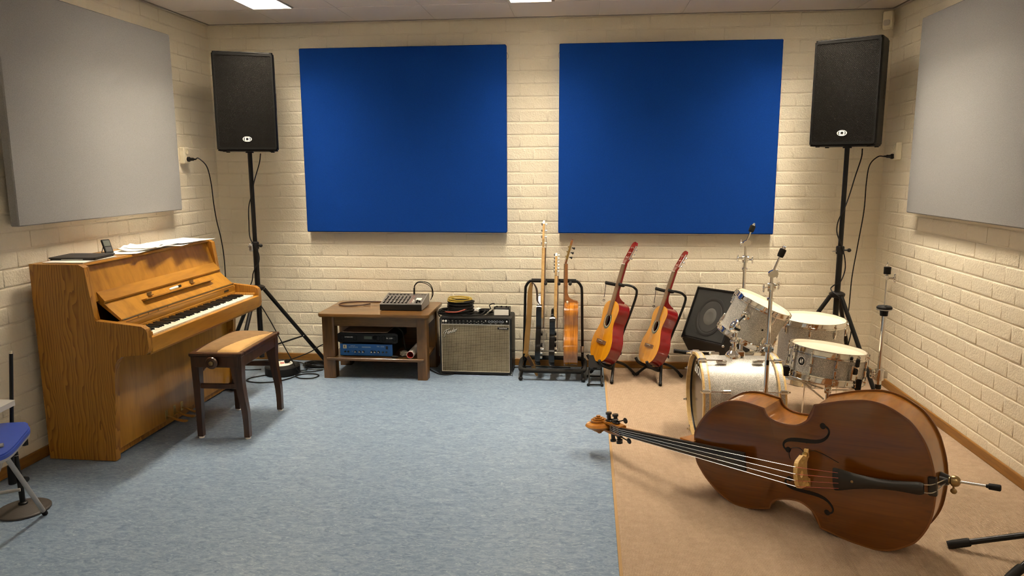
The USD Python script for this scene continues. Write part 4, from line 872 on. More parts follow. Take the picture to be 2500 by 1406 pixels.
# cables and small things on top of it
AZ = GH
coil('cable_coil', 'thick pile of coiled black cables on the guitar amplifier', (2.07, -.185, AZ), .098, 19, .0058, 21, flat=.9)
coil('yellow_cable_coil', 'yellow cable coil on top of the black cable pile', (2.065, -.185, AZ + .104), .088, 5, .0042, 22, mat=plain('yellow_cable', (.42, .29, .035), .45), flat=.9)
coil('cable_tangle', 'loose tangle of thin black cables spreading over the guitar amplifier top', (2.02, -.20, AZ), .125, 5, .0045, 24, flat=.72, ex=[(1.95, -.28, AZ + .02), (1.90, -.25, AZ + .012), (1.895, -.17, AZ - .03)])
solo('red_lead', tube(spl([(1.935, -.24, AZ + .028), (1.98, -.29, AZ + .032), (2.05, -.30, AZ + .034), (2.10, -.285, AZ + .045), (2.13, -.25, AZ + .055)], 6), .0055, 8), plain('red_brown_cable', (.28, .055, .030), .45), 'reddish brown lead lying across the front of the cable pile', 'cable')
coil('adapter_cable', 'bunched black adapter cable between the cable pile and the white box', (2.275, -.17, AZ), .052, 8, .0042, 25, flat=.8, ex=[(2.30, -.18, AZ + .07), (2.33, -.18, AZ + .085), (2.345, -.18, AZ + .08)])
solo('loose_lead', tube(spl([(2.10, -.29, AZ + .006), (2.18, -.285, AZ + .008), (2.24, -.27, AZ + .012), (2.27, -.24, AZ + .03), (2.27, -.22, AZ + .045)], 6), .0058, 8), m_cable, 'black lead lying along the front edge of the amplifier top', 'cable')
blob('paper_scrap', (2.205, -.135, AZ), .034, 1.1, .6, .6, m_paper, 'crumpled white paper behind the cables on the amplifier', 'paper', 9, .35)
def bag():
    n = 14; P = []
    for i in range(n):
        for j in range(n):
            u, v = i / (n - 1), j / (n - 1)
            x = 2.262 + .062 * u + .022 * v; z = AZ + .002 + .075 * u ** 1.2 * (.55 + .45 * v)
            y = -.265 + .05 * v + .014 * math.sin(9 * u + 5 * v) * math.sin(7 * v + 2 * u)
            P.append((x + .006 * math.sin(11 * v + 6 * u), y, z + .004 * math.sin(13 * u)))
    P = np.array(P); f = []
    for i in range(n - 1):
        for j in range(n - 1): f += [(i * n + j, (i + 1) * n + j, (i + 1) * n + j + 1), (i * n + j, (i + 1) * n + j + 1, i * n + j + 1)]
    f = np.array(f); N = len(P)
    return trimesh.Trimesh(np.vstack([P, P + V(0, .006, .001)]), np.vstack([f, f[:, ::-1] + N]), process=False)
solo('plastic_bag', bag(), m_clear, 'crinkled clear plastic bag leaning beside the white box on the amplifier', 'plastic bag', smooth=40)
t = Thing('switch_box', 'small black box with a white front panel on the guitar amplifier', 'switch box', at=(2.405, -.20, AZ))
t.add('case', bx(2.342, 2.470, -.245, -.150, AZ + .002, AZ + .062, .003), m_black)
t.add('front_panel', bx(2.346, 2.462, -.2475, -.244, AZ + .004, AZ + .050, .001), m_white)
for x in (2.365, 2.40, 2.44): t.add('knob', cyl((x, -.20, AZ + .061), (x, -.20, AZ + .072), .008, .006), m_black)
for x in (2.352, 2.46): t.add('ear', bx(x - .006, x + .006, -.244, -.238, AZ + .05, AZ + .072, .001), m_black)
# ------------------------------------------------------------------ guitars: helpers
def mirror_outline(st, n=6):
    """st: list of curves [(y, w)...] joined at corners; returns closed outline (x, y)"""
    half = np.vstack([spl(c, n) for c in st])
    return np.vstack([np.c_[half[:, 1], half[:, 0]], np.c_[-half[::-1, 1], half[::-1, 0]]])
GOUT = [[(0, 0.0), (.003, .05), (.018, .105), (.05, .150), (.095, .176), (.14, .183), (.19, .172), (.24, .143), (.285, .121), (.32, .118), (.36, .128), (.40, .137), (.43, .133), (.46, .108), (.478, .065), (.485, .02), (.486, 0)]]
m_top = wood('spruce_top', (.52, .180, .004), (.72, .310, .009), (22, 22, 1.2), .16, .6)
m_side = plain('cherry_side', (.20, .006, .006), .16, coat=.6, mottle=(9, .7))
m_fret = wood('rosewood', (.060, .026, .011), (.19, .10, .048), (40, 40, 4), .45)
m_head = plain('cherry_head', (.26, .010, .008), .18, coat=.6, mottle=(9, .75))
m_ivory = plain('ivory_plastic', (.78, .74, .62), .35)
m_rosette = None
def rosette_material():
    n = {'g': ('texture_coordinate', {}), 'n': ('voronoi_texture', dict(scale=260.0)), 'r': ('rgb_ramp', dict(ramp=[(.25, (.10, .11, .07)), (.55, (.30, .32, .22)), (.8, (.45, .42, .30))])), 'p': ('principled_bsdf', dict(roughness=.35))}
    return usdkit.material(stage, LK + 'rosette_mosaic', n, [('g.object', 'n.vector'), ('n.distance', 'r.fac'), ('r.color', 'p.base_color')], surface='p.BSDF')
m_rosette = plain('rosette_mosaic', (.115, .125, .075), .5, mottle=(500, .5))
m_hole = plain('dark_interior', (.035, .018, .008), .8)
m_string = plain('nylon_string', (.30, .26, .20), .4)
def GL(m): return xf(m, frame((0, 0, 0), (1, 0, 0), (0, 0, 1), (0, -1, 0)))  # guitar plan (x, y along the neck, z out of the top) -> local
def eul(yaw, tilt, roll): return rotm(yaw) @ rotm(tilt, (1, 0, 0)) @ rotm(roll, (0, 1, 0))
def slab(poly, z0, z1): return ext(poly, z1 - z0, tr(0, 0, z0))
def heel_mesh(w, y0, dep):
    """neck heel: concave side profile (z, y) given the width w"""
    q = spl([(-.012, y0 + .125), (-.022, y0 + .075), (-.034, y0 + .045), (-.055, y0 + .028), (-dep * .8, y0 + .020), (-dep, y0 + .016)], 4)
    return ext(Polygon([(-.001, y0 - .004), (-.001, y0 + .13)] + [tuple(p) for p in q] + [(-dep, y0 - .004)]), w, frame((-w / 2, 0, 0), (0, 0, 1), (0, 1, 0), (-1, 0, 0)) @ tr(0, 0, -w))
def classical(label, o, yaw, tilt, roll, k, bridge=.155, hole=.325):
    t = Thing('classical_guitar', label, 'guitar', T=tr(*o) @ eul(yaw, tilt, roll) @ np.diag([k, k, k, 1]), group='classical guitars on stands')
    O = Polygon(mirror_outline(GOUT)).buffer(0)
    t.add('top_plate', GL(slab(O.difference(Point(0, hole).buffer(.042, quad_segs=12)), -.003, 0)), m_top)
    t.add('ribs', GL(slab(O.buffer(-.0015).difference(O.buffer(-.005)), -.093, -.003)), m_side, smooth=40)
    t.add('back_plate', GL(slab(O, -.096, -.092)), m_side)
    t.add('inside', GL(slab(Point(0, hole).buffer(.07), -.091, -.089)), m_hole)
    t.add('rosette', GL(slab(Point(0, hole).buffer(.064, quad_segs=16).difference(Point(0, hole).buffer(.0425, quad_segs=16)), 0, .0008)), m_rosette)
    t.add('rosette_ring', GL(slab(Point(0, hole).buffer(.049, quad_segs=16).difference(Point(0, hole).buffer(.0455, quad_segs=16)), .0006, .0014)), m_ivory)
    br = t.add('bridge', GL(cat(slab(rrect(.165, .030, .003, (0, bridge)), 0, .006), slab(rrect(.082, .028, .003, (0, bridge)), .006, .0105))), m_fret)
    t.add('saddle', GL(slab(rrect(.076, .003, .001, (0, bridge + .006)), .010, .0135)), m_ivory, under=br)
    t.add('tie_block', GL(slab(rrect(.082, .012, .002, (0, bridge - .010)), .0105, .0125)), m_fret, under=br)
    nut = .775
    fb = t.add('fingerboard', GL(slab(Polygon([(-.031, hole + .040), (.031, hole + .040), (.026, nut), (-.026, nut)]), .0005, .007)), m_fret)
    t.add('frets', GL(cat(*[slab(sbox(-.0285, nut - .62 * (1 - 2 ** (-i / 12)) - .001, .0285, nut - .62 * (1 - 2 ** (-i / 12)) + .001), .0068, .0082) for i in range(1, 19)])), m_brass, under=fb, smooth=False)
    t.add('nut', GL(slab(rrect(.053, .006, .001, (0, nut + .003)), .004, .010)), m_ivory)
    ng = [hull([GL(ball((sx * w, y, z), r, n=1)).vertices[i] for sx in (-1, 1) for (w, y, z, r) in ((.018, a, -.012, .008), (.018, b, -.012, .008), (.024, a, -.002, .002), (.022, b, -.002, .002)) for i in range(42)]) for a, b in ((.47, .78),)]
    t.add('neck', ng, m_side, smooth=40)
    heel = GL(heel_mesh(.042, .478, .086))
    t.add('neck_heel', heel, m_side)
    hp = Polygon([(-.026, 0), (.026, 0), (.036, .04), (.037, .17), (.030, .178), (.022, .188), (.010, .190), (0, .193), (-.010, .190), (-.022, .188), (-.030, .178), (-.037, .17), (-.036, .04)])
    for s in (-1, 1): hp = hp.difference(sbox(s * .0185 - .007, .055, s * .0185 + .007, .145))
    hh = xf(ext(hp, .016, tr(0, 0, -.016)), tr(0, nut + .006, .004), rotm(math.radians(-13), (1, 0, 0)))
    hd = t.add('headstock', GL(hh), m_head)
    HT = tr(0, nut + .006, .004) @ rotm(math.radians(-13), (1, 0, 0))
    for s in (-1, 1):
        tp = t.add('tuner_plate', GL(xf(bx(s * .037 - .002, s * .037 + .002, .04, .16, -.013, -.003, .0005), HT)), m_steel)
        for y in (.062, .10, .138):
            t.add('string_roller', GL(xf(cyl((s * .010, y, -.008), (s * .030, y, -.008), .005, n=10), HT)), m_ivory)
            b = t.add('tuner_button', GL(xf(cat(cyl((s * .037, y - .008, -.008), (s * .050, y - .008, -.016), .0025, n=8), bx(min(s * .046, s * .056), max(s * .046, s * .056), y - .015, y - .001, -.026, -.014, .003)), HT)), m_steel)
        for y in (.055, .098, .142):
            t.add('post_dot', GL(xf(ball((s * .012, y, .0006), .0045, 1, 1, .4, n=1), HT)), m_ivory, under=hd)
    for i in range(6):
        x = -.021 + i * .0084
        t.add('string', GL(tube([(x * 1.3, bridge + .006, .0138), (x, nut + .003, .0105), (x * .8, nut + .06, -.012)], .00045, 4)), m_string, smooth=False)
    return t
def guitar_stand(label, c, d, top, dirs, hb, yoke):
    """c: foot centre, d: unit direction to the guitar's front, top: neck rest point"""
    t = Thing('guitar_stand', label, 'guitar stand', at=(c[0], c[1], RUG), group='tubular guitar stands')
    hub = V(c[0], c[1], .155)
    for a in dirs:
        e = V(c[0] + a[0], c[1] + a[1], RUG + .012)
        l = t.add('leg', tube(spl([hub + V(0, 0, -.02), hub * .45 + e * .55 + V(0, 0, .015), e], 4), .0105, 10), m_blackpaint)
        t.add('foot_cap', tube([e + (hub - e) * .09, e + V(0, 0, -.0008)], .013, 10), m_rubber, under=l)
    t.add('hub', lathe([(0, -.035), (.017, -.03), (.017, .045), (0, .05)], 16, tr(*hub)), m_black)
    p = hb
    t.add('upright', tube(spl([hub + V(0, 0, .03)] + [V(*q) for q in p], 6), .0095, 10), m_blackpaint)
    t.add('neck_yoke', tube(spl(yoke, 5), .0125, 10), m_foam)
    kn = p[0]
    t.add('height_knob', [cyl(V(*kn), V(*kn) + V(.035, -.01, 0), .005), lathe([(0, 0), (.013, .002), (.014, .01), (0, .014)], 12, tr(kn[0] + .035, kn[1] - .01, kn[2]) @ rotm(PI / 2, (0, 1, 0)))], m_black)
    return t
m_strap = plain('stand_strap', (.015, .014, .013), .5)
GA = ((3.151, -.363, .148), -1.211, -.316, -.072, 1.0)
GB = ((3.514, -.374, .144), -1.308, -.356, -.119, .95)
classical('classical guitar with orange top and red sides on the left stand', *GA)
classical('classical guitar with orange top and red sides on the stand nearer the drums', *GB, bridge=.145, hole=.312)
for (o, yaw, tl, rl, k), lab, sl in ((GA, 'black tubular stand holding the left classical guitar', 'thin black cord hanging from the left guitar stand'), (GB, 'black tubular stand holding the classical guitar nearer the drums', 'thin black cord hanging from the guitar stand nearer the drums')):
    T = tr(*o) @ eul(yaw, tl, rl) @ np.diag([k, k, k, 1])
    G = lambda x, y, z: (T @ (x, -z, y, 1))[:3]
    nk = G(0, .615, -.030); a, b = G(-.075, .60, .012), G(.05, .615, -.03)
    foot = G(0, .02, -.15); cx, cy = foot[0] + .005, foot[1] + .005
    back = G(0, .30, -.165); hi = G(.03, .57, -.16)
    st = guitar_stand(lab, (cx, cy), None, nk, [V(.02, -.215) + V(-.045, .02), V(.165, .055), V(-.185, .085)], [tuple(G(0.01, .10, -.135)), tuple(G(.015, .30, -.15)), tuple(hi), tuple(G(.03, .625, -.125)), tuple(G(.01, .63, -.075)), tuple(G(0, .622, -.036))],
                      [G(.036, .617, .012), G(.037, .617, -.02), G(.02, .617, -.036), G(-.02, .616, -.036), G(-.040, .612, -.02), G(-.044, .606, .03), G(-.046, .602, .085)])
    lo = [G(-.12, .02, .03), G(-.11, -.008, .0), G(-.10, -.018, -.06), G(-.06, -.02, -.115), G(0, .0, -.14), G(.06, -.02, -.115), G(.10, -.018, -.06), G(.11, -.008, .0), G(.12, .02, .03)]
    st.add('body_cradle', tube(spl(lo, 4), .0115, 10), m_foam)
    e = G(-.046, .602, .082)
    st.add('retaining_cord', [tube(spl([e, e + V(-.004, -.002, -.05), e + V(-.012, -.004, -.115)], 5), .0024, 6), ring(.0075, .0022, 14, 6, tr(*(e + V(-.013, -.004, -.137))) @ rotm(PI / 2, (1, 0, 0)), 1.0)], m_strap, label='thin hanging cord with a loop')

# ------------------------------------------------------------------ multi-guitar rack
RX0, RX1 = 2.592, 3.036
m_rack = m_blackpaint
t = Thing('guitar_rack', 'black tubular rack holding three guitars in a row', 'guitar rack', at=(2.81, -.26, 0))
zt = .742
pf = [(RX0 - .012, -.205, .10), (RX0 - .006, -.205, .40), (RX0, -.205, .66), (RX0 + .008, -.205, .705), (RX0 + .03, -.205, .735), (RX0 + .06, -.205, zt), (2.8, -.205, zt), (RX1 - .06, -.205, zt), (RX1 - .03, -.205, .735), (RX1 - .008, -.205, .705), (RX1, -.205, .66), (RX1 + .006, -.205, .40), (RX1 + .012, -.205, .11)]
t.add('upright_frame', tube(spl(pf, 6), .0105, 12), m_rack)
t.add('sleeve', cyl((RX1 + .0085, -.205, .175), (RX1 + .0075, -.205, .225), .0125), m_steel)
bar = t.add('neck_bar', tube([(RX0 + .05, -.222, zt + .006), (RX1 - .045, -.222, zt + .006)], .0155, 12), m_foam)
for x in (2.755, 2.858, 2.945, 3.0): 
    if x < 2.99: t.add('neck_peg', [cyl((x, -.222, zt), (x, -.275, zt - .008), .0125), ball((x, -.278, zt - .0085), .0135)], m_foam)
lo = [(RX0 + .03, -.14, .105), (RX0 - .02, -.16, .10), (RX0 - .03, -.22, .092), (RX0 - .026, -.37, .082), (RX0 - .01, -.415, .080), (RX0 + .04, -.43, .079), (2.81, -.432, .078), (RX1 - .04, -.43, .078), (RX1 + .012, -.415, .080), (RX1 + .028, -.37, .082), (RX1 + .032, -.22, .092), (RX1 + .02, -.16, .10), (RX1 - .03, -.14, .105), (2.81, -.135, .105)]
t.add('lower_frame', tube(spl(lo + lo[:1], 5)[:-1], .017, 10, closed=True), m_foam)
for x, s in ((RX0 - .005, -1), (RX1 + .008, 1)):
    for y in (-.43, -.13):
        l = t.add('leg', tube(spl([(x, y, .082), (x + s * .006, y - .008, .055), (x + s * .012, y - .014, .022)], 4), .0105, 10), m_rack)
        t.add('foot', ball((x + s * .012, y - .014, .0165), .0165), m_rubber, under=l)
t.add('tie_bar', tube([(RX0 + .0, -.30, .03), (RX1, -.30, .03)], .008, 8), m_rack)
t.add('tie_bar_end', [tube([(RX0 + .0, -.30, .03), (RX0 - .012, -.30, .08)], .008, 8), tube([(RX1, -.30, .03), (RX1 + .015, -.30, .08)], .008, 8)], m_rack)
t.add('side_tube', [tube([(RX0 - .012, -.205, .10), (RX0 - .016, -.17, .10)], .0105, 8), tube([(RX1 + .012, -.205, .11), (RX1 + .016, -.17, .10)], .0105, 8)], m_rack)

m_gloss = plain('gloss_black', (.005, .0045, .0045), .10, spec=.45)
m_maple = wood('maple_neck', (.50, .29, .10), (.68, .44, .18), (18, 18, 2), .3, .3)
m_burst = wood('flamed_side', (.11, .028, .003), (.50, .185, .018), (3.0, 3.2, 46), .12, .6, fine=.8)
m_mahog = wood('mahogany', (.16, .055, .014), (.30, .12, .035), (20, 20, 2), .25, .4)
def side_frame(x, y, z, lean_y, lean_x, facing):
    """guitar seen edge-on: local x runs into the room's depth, z out of the top along facing*x"""
    up = unit((lean_x, lean_y, 1)); out = unit(V(facing, 0, 0) - up * up[0] * facing); ac = np.cross(up, out)
    return frame((x, y, z), ac, up, out)
def solid_body(outl, th, T, r=.012):
    O = Polygon(outl).buffer(0)
    layers = [(-r, 0), (-r * .45, r * .12), (-r * .12, r * .45), (0, r)]
    hs = []
    rows = layers + [(o, th - z) for o, z in layers[::-1]]
    m = [ext(O.buffer(o), max(z2 - z1, .0004), tr(0, 0, z1)) for (o, z1), (o2, z2) in zip(rows, rows[1:])]
    return xf(cat(*m), tr(0, 0, -th), T) if False else [xf(q, T @ tr(0, 0, -th)) for q in m]
def electric(name, label, T, body, th, scale, nut_y, neck_w, body_mat, tuners, pegs, bridge_y, head, cat_='guitar'):
    t = Thing(name, label, cat_, T=T)
    t.add('body', solid_body(body, th, np.eye(4)), body_mat, smooth=30)
    t.add('neck', hull([(sx * w, y, z) for (y, w0) in ((bridge_y + .25, neck_w * .62), (nut_y, neck_w * .5)) for sx in (-1, 1) for (w, z) in ((w0, .008), (w0, -.004), (w0 * .6, -.015))]), m_maple, smooth=30)
    fb = t.add('fingerboard', hull([(sx * w0, y, z) for (y, w0) in ((bridge_y + .17, neck_w * .66), (nut_y, neck_w * .5)) for sx in (-1, 1) for z in (.0082, .0145)]), m_fret)
    t.add('nut', bx(-neck_w * .5, neck_w * .5, nut_y, nut_y + .005, .004, .0165, .0005), m_ivory)
    hd = t.add('headstock', xf(ext(Polygon(head).buffer(-.004).buffer(.004), .015, tr(0, nut_y + .004, -.0125))), m_maple)
    for i in range(tuners):
        y = nut_y + .035 + i * pegs[0]; x = pegs[1] + i * pegs[2]
        tn = t.add('tuner_post', lathe([(0, 0), (.0055, 0), (.0045, .008), (.0055, .016), (.005, .019), (0, .019)], 12, tr(x, y, .002)), m_chrome)
        t.add('tuner_gear', bx(x - .010, x + .010, y - .011, y + .011, -.022, -.0125, .003), m_steel)
        t.add('tuner_key', [cyl((x, y, -.018), (pegs[3], y, -.018), .003, n=8), ball((pegs[3], y, -.018), .010, .6, 1, 1, n=1)], m_chrome)
    bb = t.add('bridge', bx(-.038, .038, bridge_y - .012, bridge_y + .012, .0, .012, .002), m_chrome)
    for i in range(tuners):
        x = (-.5 + i / (tuners - 1)) * neck_w * 1.2; xh = pegs[1] + i * pegs[2]
        t.add('string', tube([(x, bridge_y, .017), (x * .72, nut_y, .0172), (xh, nut_y + .035 + i * pegs[0], .015)], .0009, 5), m_steel, smooth=False)
        t.add('saddle', bx(x - .004, x + .004, bridge_y - .008, bridge_y + .006, .011, .0168, .001), m_steel, under=bb)
    for i, y in enumerate(np.linspace(bridge_y + .035, bridge_y + .125, 2 if tuners == 4 else 3)):
        t.add('pickup', bx(-.040, .040, y - .010, y + .010, 0, .008, .002), m_black)
    for i in range(3 if tuners == 4 else 2):
        t.add('control_knob', lathe([(0, 0), (.010, 0), (.009, .014), (0, .0145)], 14, tr(-.075 - .015 * i, bridge_y + .02 - .032 * i, 0)), m_chrome if tuners == 4 else m_ivory)
    t.add('strap_button', lathe([(0, 0), (.004, 0), (.003, .006), (.007, .010), (0, .011)], 12, tr(0, .0, -th / 2) @ rotm(PI / 2, (1, 0, 0))), m_steel)
    t.add('strap_button', lathe([(0, 0), (.004, 0), (.003, .006), (.007, .010), (0, .011)], 12, tr(.115, body_top(body, .115), -th / 2) @ rotm(-PI / 2, (1, 0, 0))), m_steel)
    return t
def body_top(b, x): 
    return max(p[1] for p in spl(list(b) + [b[0]], 2) if abs(p[0] - x) < .03)
BASSB = spl([(0, 0), (.09, .01), (.155, .07), (.165, .15), (.135, .225), (.118, .285), (.135, .36), (.155, .44), (.150, .49), (.118, .515), (.085, .47), (.05, .425), (0, .41), (-.05, .415), (-.075, .44), (-.11, .455), (-.135, .43), (-.125, .36), (-.112, .29), (-.135, .22), (-.165, .13), (-.15, .05), (-.08, .005), (0, 0)], 4)[:-1]
STRB = spl([(0, 0), (.09, .005), (.15, .055), (.160, .13), (.130, .20), (.112, .25), (.130, .32), (.152, .385), (.140, .425), (.105, .40), (.06, .36), (0, .35), (-.045, .355), (-.08, .385), (-.115, .395), (-.135, .36), (-.118, .30), (-.108, .25), (-.130, .19), (-.158, .11), (-.14, .04), (-.07, .003), (0, 0)], 4)[:-1]
T1 = side_frame(2.723, -.300, .098, .060, .018, 1)
electric('bass_guitar', 'black electric bass guitar with long maple neck at the left of the rack', T1, BASSB * V(1, 1.06) , .040, .86, .915, .042, m_gloss, 4, (.048, -.018, .006, .048), .115, [(-.021, 0), (.021, 0), (.034, .03), (.040, .10), (.046, .17), (.036, .205), (.006, .205), (-.012, .18), (-.030, .06)], cat_='bass guitar')
T2 = side_frame(2.832, -.300, .096, .055, .010, 1)
electric('electric_guitar', 'black electric guitar with a maple neck in the middle of the rack', T2, STRB, .042, .65, .700, .042, m_gloss, 6, (.025, -.017, .005, .046), .12, [(-.021, 0), (.021, 0), (.034, .02), (.038, .09), (.044, .15), (.034, .175), (.004, .172), (-.012, .15), (-.028, .045)])
# steel-string acoustic, side towards the viewer, top facing left
T3 = side_frame(2.905, -.300, .099, .060, .0, -1)
t = Thing('acoustic_guitar', 'acoustic guitar with glossy brown flamed side at the right of the rack', 'guitar', T=T3)
AO = [[(0, 0.0), (.003, .06), (.018, .12), (.05, .165), (.10, .192), (.15, .198), (.20, .185), (.25, .155), (.29, .135), (.325, .130), (.365, .136), (.41, .145), (.44, .140), (.465, .118), (.482, .075), (.49, .03), (.491, 0)]]
O = Polygon(mirror_outline(AO)).buffer(0)
t.add('top_plate', slab(O.difference(Point(0, .33).buffer(.05)), -.003, 0), m_top)
t.add('ribs', slab(O.buffer(-.001).difference(O.buffer(-.005)), -.103, -.003), m_burst, smooth=40)
t.add('binding', [slab(O.buffer(.0008).difference(O.buffer(-.003)), -.006, -.0005), slab(O.buffer(.0008).difference(O.buffer(-.003)), -.106, -.102)], m_mahog)
t.add('back_plate', slab(O, -.106, -.102), m_burst)
t.add('pickguard', slab(Polygon(spl([(.05, .30), (.09, .25), (.11, .19), (.07, .18), (.045, .23), (.05, .30)], 4)), 0, .0012), m_black)
t.add('bridge', slab(rrect(.15, .03, .01, (0, .14)), 0, .008), m_fret)
t.add('fingerboard', slab(Polygon([(-.028, .385), (.028, .385), (.022, .790), (-.022, .790)]), .0005, .007), m_fret)
t.add('neck', hull([(sx * w, y, z) for y in (.47, .79) for sx in (-1, 1) for (w, z) in ((.023, 0), (.022, -.008), (.012, -.021))]), m_mahog, smooth=30)
t.add('neck_heel', heel_mesh(.044, .486, .100), m_mahog)
t.add('heel_pin', lathe([(0, 0), (.007, 0), (.006, .004), (.009, .012), (0, .014)], 12, tr(.024, .497, -.02) @ rotm(PI / 2, (0, 1, 0))), m_ivory)
HT = tr(0, .793, .004) @ rotm(math.radians(-15), (1, 0, 0))
t.add('headstock', xf(ext(Polygon([(-.022, 0), (.022, 0), (.036, .035), (.038, .185), (0, .195), (-.038, .185), (-.036, .035)]), .016, tr(0, 0, -.016)), HT), m_mahog)
for s in (-1, 1):
    t.add('tuner_plate', xf(bx(s * .0385 - .0025, s * .0385 + .0025, .035, .150, -.015, .0005, .001), HT), m_brass)
    for y in (.055, .092, .130):
        t.add('tuner_key', xf(cat(cyl((s * .026, y, -.022), (s * .026, y, -.036), .003, n=8), ball((s * .026, y, -.040), .0095, 1.1, .9, .7, n=1)), HT), m_black)
        t.add('string_post', xf(cyl((s * .020, y, .0), (s * .020, y, .010), .004, n=8), HT), m_brass)
for i in range(6):
    x = -.022 + i * .0088
    t.add('string', tube([(x * 1.2, .14, .010), (x * .8, .79, .0095), (x, .84, -.002)], .0008, 5), m_brass, smooth=False)
# leather strap hanging over the rack
m_leather = plain('brown_leather', (.235, .125, .030), .5, mottle=(20, .8))
t = Thing('guitar_strap', 'long brown leather guitar strap draped over the left post of the rack', 'guitar strap', at=(2.63, -.26, .1))
def ribbon(pts, w, th, dirn, n=6):
    q = spl(pts, n); d = np.asarray(dirn, float); ws = np.interp(np.linspace(0, 1, len(q)), np.linspace(0, 1, len(w)), w)
    tg = np.gradient(q, axis=0); tg /= np.linalg.norm(tg, axis=1, keepdims=True)
    P = []
    for a, tt, ww in zip(q, tg, ws):
        s = unit(d - tt * (d @ tt)); nn = np.cross(tt, s)
        P += [a + s * ww + nn * th, a - s * ww + nn * th, a - s * ww - nn * th, a + s * ww - nn * th]
    f = []
    for i in range(len(q) - 1):
        for j in range(4):
            a, b = i * 4 + j, i * 4 + (j + 1) % 4
            f += [(a, b, b + 4), (a, b + 4, a + 4)]
    k = 4 * len(q) - 4; f += [(0, 2, 1), (0, 3, 2), (k, k + 1, k + 2), (k, k + 2, k + 3)]
    m = trimesh.Trimesh(np.array(P), np.array(f), process=False)
    if m.volume < 0: m.invert()
    return m
t.add('strap_band', ribbon([(2.645, -.245, .735), (2.632, -.255, .66), (2.630, -.265, .56), (2.622, -.275, .42), (2.612, -.285, .30), (2.606, -.295, .21), (2.60, -.30, .175)], [.012, .019, .021, .021, .021, .020, .020], .0018, (1, -.25, 0)), m_leather)
t.add('strap_back', ribbon([(2.645, -.245, .735), (2.665, -.262, .725), (2.684, -.27, .69), (2.690, -.275, .64), (2.692, -.28, .60), (2.712, -.29, .572), (2.733, -.295, .570)], [.010, .014, .018, .017, .016, .010, .006], .0018, (.45, -1, .1)), plain('dark_leather', (.040, .020, .010), .45))
t.add('strap_end', ribbon([(2.60, -.30, .175), (2.615, -.315, .165), (2.64, -.33, .13), (2.665, -.345, .085), (2.690, -.36, .035), (2.70, -.37, .02)], [.020, .020, .021, .021, .015, .008], .0018, (.75, -.6, .3)), m_leather)
t.add('strap_end_dark', ribbon([(2.618, -.322, .158), (2.643, -.337, .123), (2.66, -.347, .09)], [.016, .016, .016], .0024, (.75, -.6, .3)), LK + 'dark_leather')
solo('hanging_jack', cat(cyl((RX1 + .010, -.222, .16), (RX1 + .0095, -.224, .10), .0085, .0045), cyl((RX1 + .0095, -.224, .10), (RX1 + .0095, -.224, .068), .0016)), m_black, 'black jack plug hanging at the right post of the guitar rack', 'plug')
# folding foot rest on the floor beside the carpet edge
t = Thing('foot_rest', 'black folding guitarist foot rest on the floor by the carpet edge', 'foot rest', at=(3.146, -.43, 0))
fx0, fx1 = 3.094, 3.198
t.add('step_plate', xf(bx(fx0, fx1, -.075, .085, -.003, .003, .002), tr(0, -.365, .140), rotm(math.radians(22), (1, 0, 0))), m_rubber)
for x in (fx0 + .006, fx1 - .006):
    t.add('side_rail', tube([(x, -.545, .012), (x, -.315, .012)], .006, 8), m_blackpaint)
    t.add('prop_leg', tube([(x, -.43, .100), (x, -.33, .014)], .006, 8), m_blackpaint)
    t.add('rear_leg', tube([(x, -.385, .122), (x, -.53, .014)], .006, 8), m_blackpaint)
    t.add('height_notch', bx(x - .004, x + .004, -.50, -.34, .012, .020, .001), m_blackpaint)
for y, z in ((-.545, .012), (-.43, .100), (-.315, .012)):
    t.add('cross_bar', tube([(fx0, y, z), (fx1, y, z)], .0065, 8), m_blackpaint)
for x in (fx0, fx1):
    for y in (-.548, -.315): t.add('foot', ball((x, y, .0115), .0115, n=1), m_rubber)
# ------------------------------------------------------------------ floor monitor behind the drums
WU, WV = unit((.238, -.390, .024)), None
TLp, TRp, BLp, BRp = V(3.936, -.169, .704), V(4.174, -.559, .728), V(3.81, -.268, .331), V(4.048, -.658, .355)
cw = (TLp + TRp + BLp + BRp) / 4; WU = unit(TRp - TLp); WV = unit((TLp - BLp) - WU * ((TLp - BLp) @ WU)); WN = np.cross(WU, WV)
if WN @ (V(*CAM) - cw) < 0: WN = -WN
WT = frame(cw, WU, WV, np.cross(WU, WV)); s_ = 1 if np.cross(WU, WV) @ WN > 0 else -1
t = Thing('stage_monitor', 'black wedge stage monitor loudspeaker tilted up behind the drum kit', 'loudspeaker', T=WT)
hw, hh = .232, .206
z_ = lambda a: a * s_
body = hull([(sx * hw, sy * hh, z_(0)) for sx in (-1, 1) for sy in (-1, 1)] + [(sx * hw, hh - .01, z_(-.12)) for sx in (-1, 1)] + [(sx * hw, -hh + .02, z_(-.26)) for sx in (-1, 1)] + [(sx * hw, -hh - .075, z_(-.10)) for sx in (-1, 1)])
t.add('cabinet', body, m_tolex, smooth=False)
m_wgr = plain('monitor_grille', (.017, .018, .0165), .6, bump=(600, .0015))
t.add('grille', bx(-hw + .022, hw - .022, -hh + .020, hh - .020, min(z_(0), z_(.004)), max(z_(0), z_(.004)), .001), m_wgr)
t.add('frame_rail', [bx(-hw, hw, sy * (hh - .006) - .006, sy * (hh - .006) + .006, min(z_(-.002), z_(.010)), max(z_(-.002), z_(.010)), .003) for sy in (-1, 1)] + [bx(sx * (hw - .006) - .006, sx * (hw - .006) + .006, -hh, hh, min(z_(-.002), z_(.010)), max(z_(-.002), z_(.010)), .003) for sx in (-1, 1)], m_black, kind=None)
flipz = np.diag([1, 1, s_, 1.])
def lz(p, n=40, T=None):
    m = lathe(p, n, T)
    if s_ < 0: m.apply_transform(flipz); m.invert()
    return m
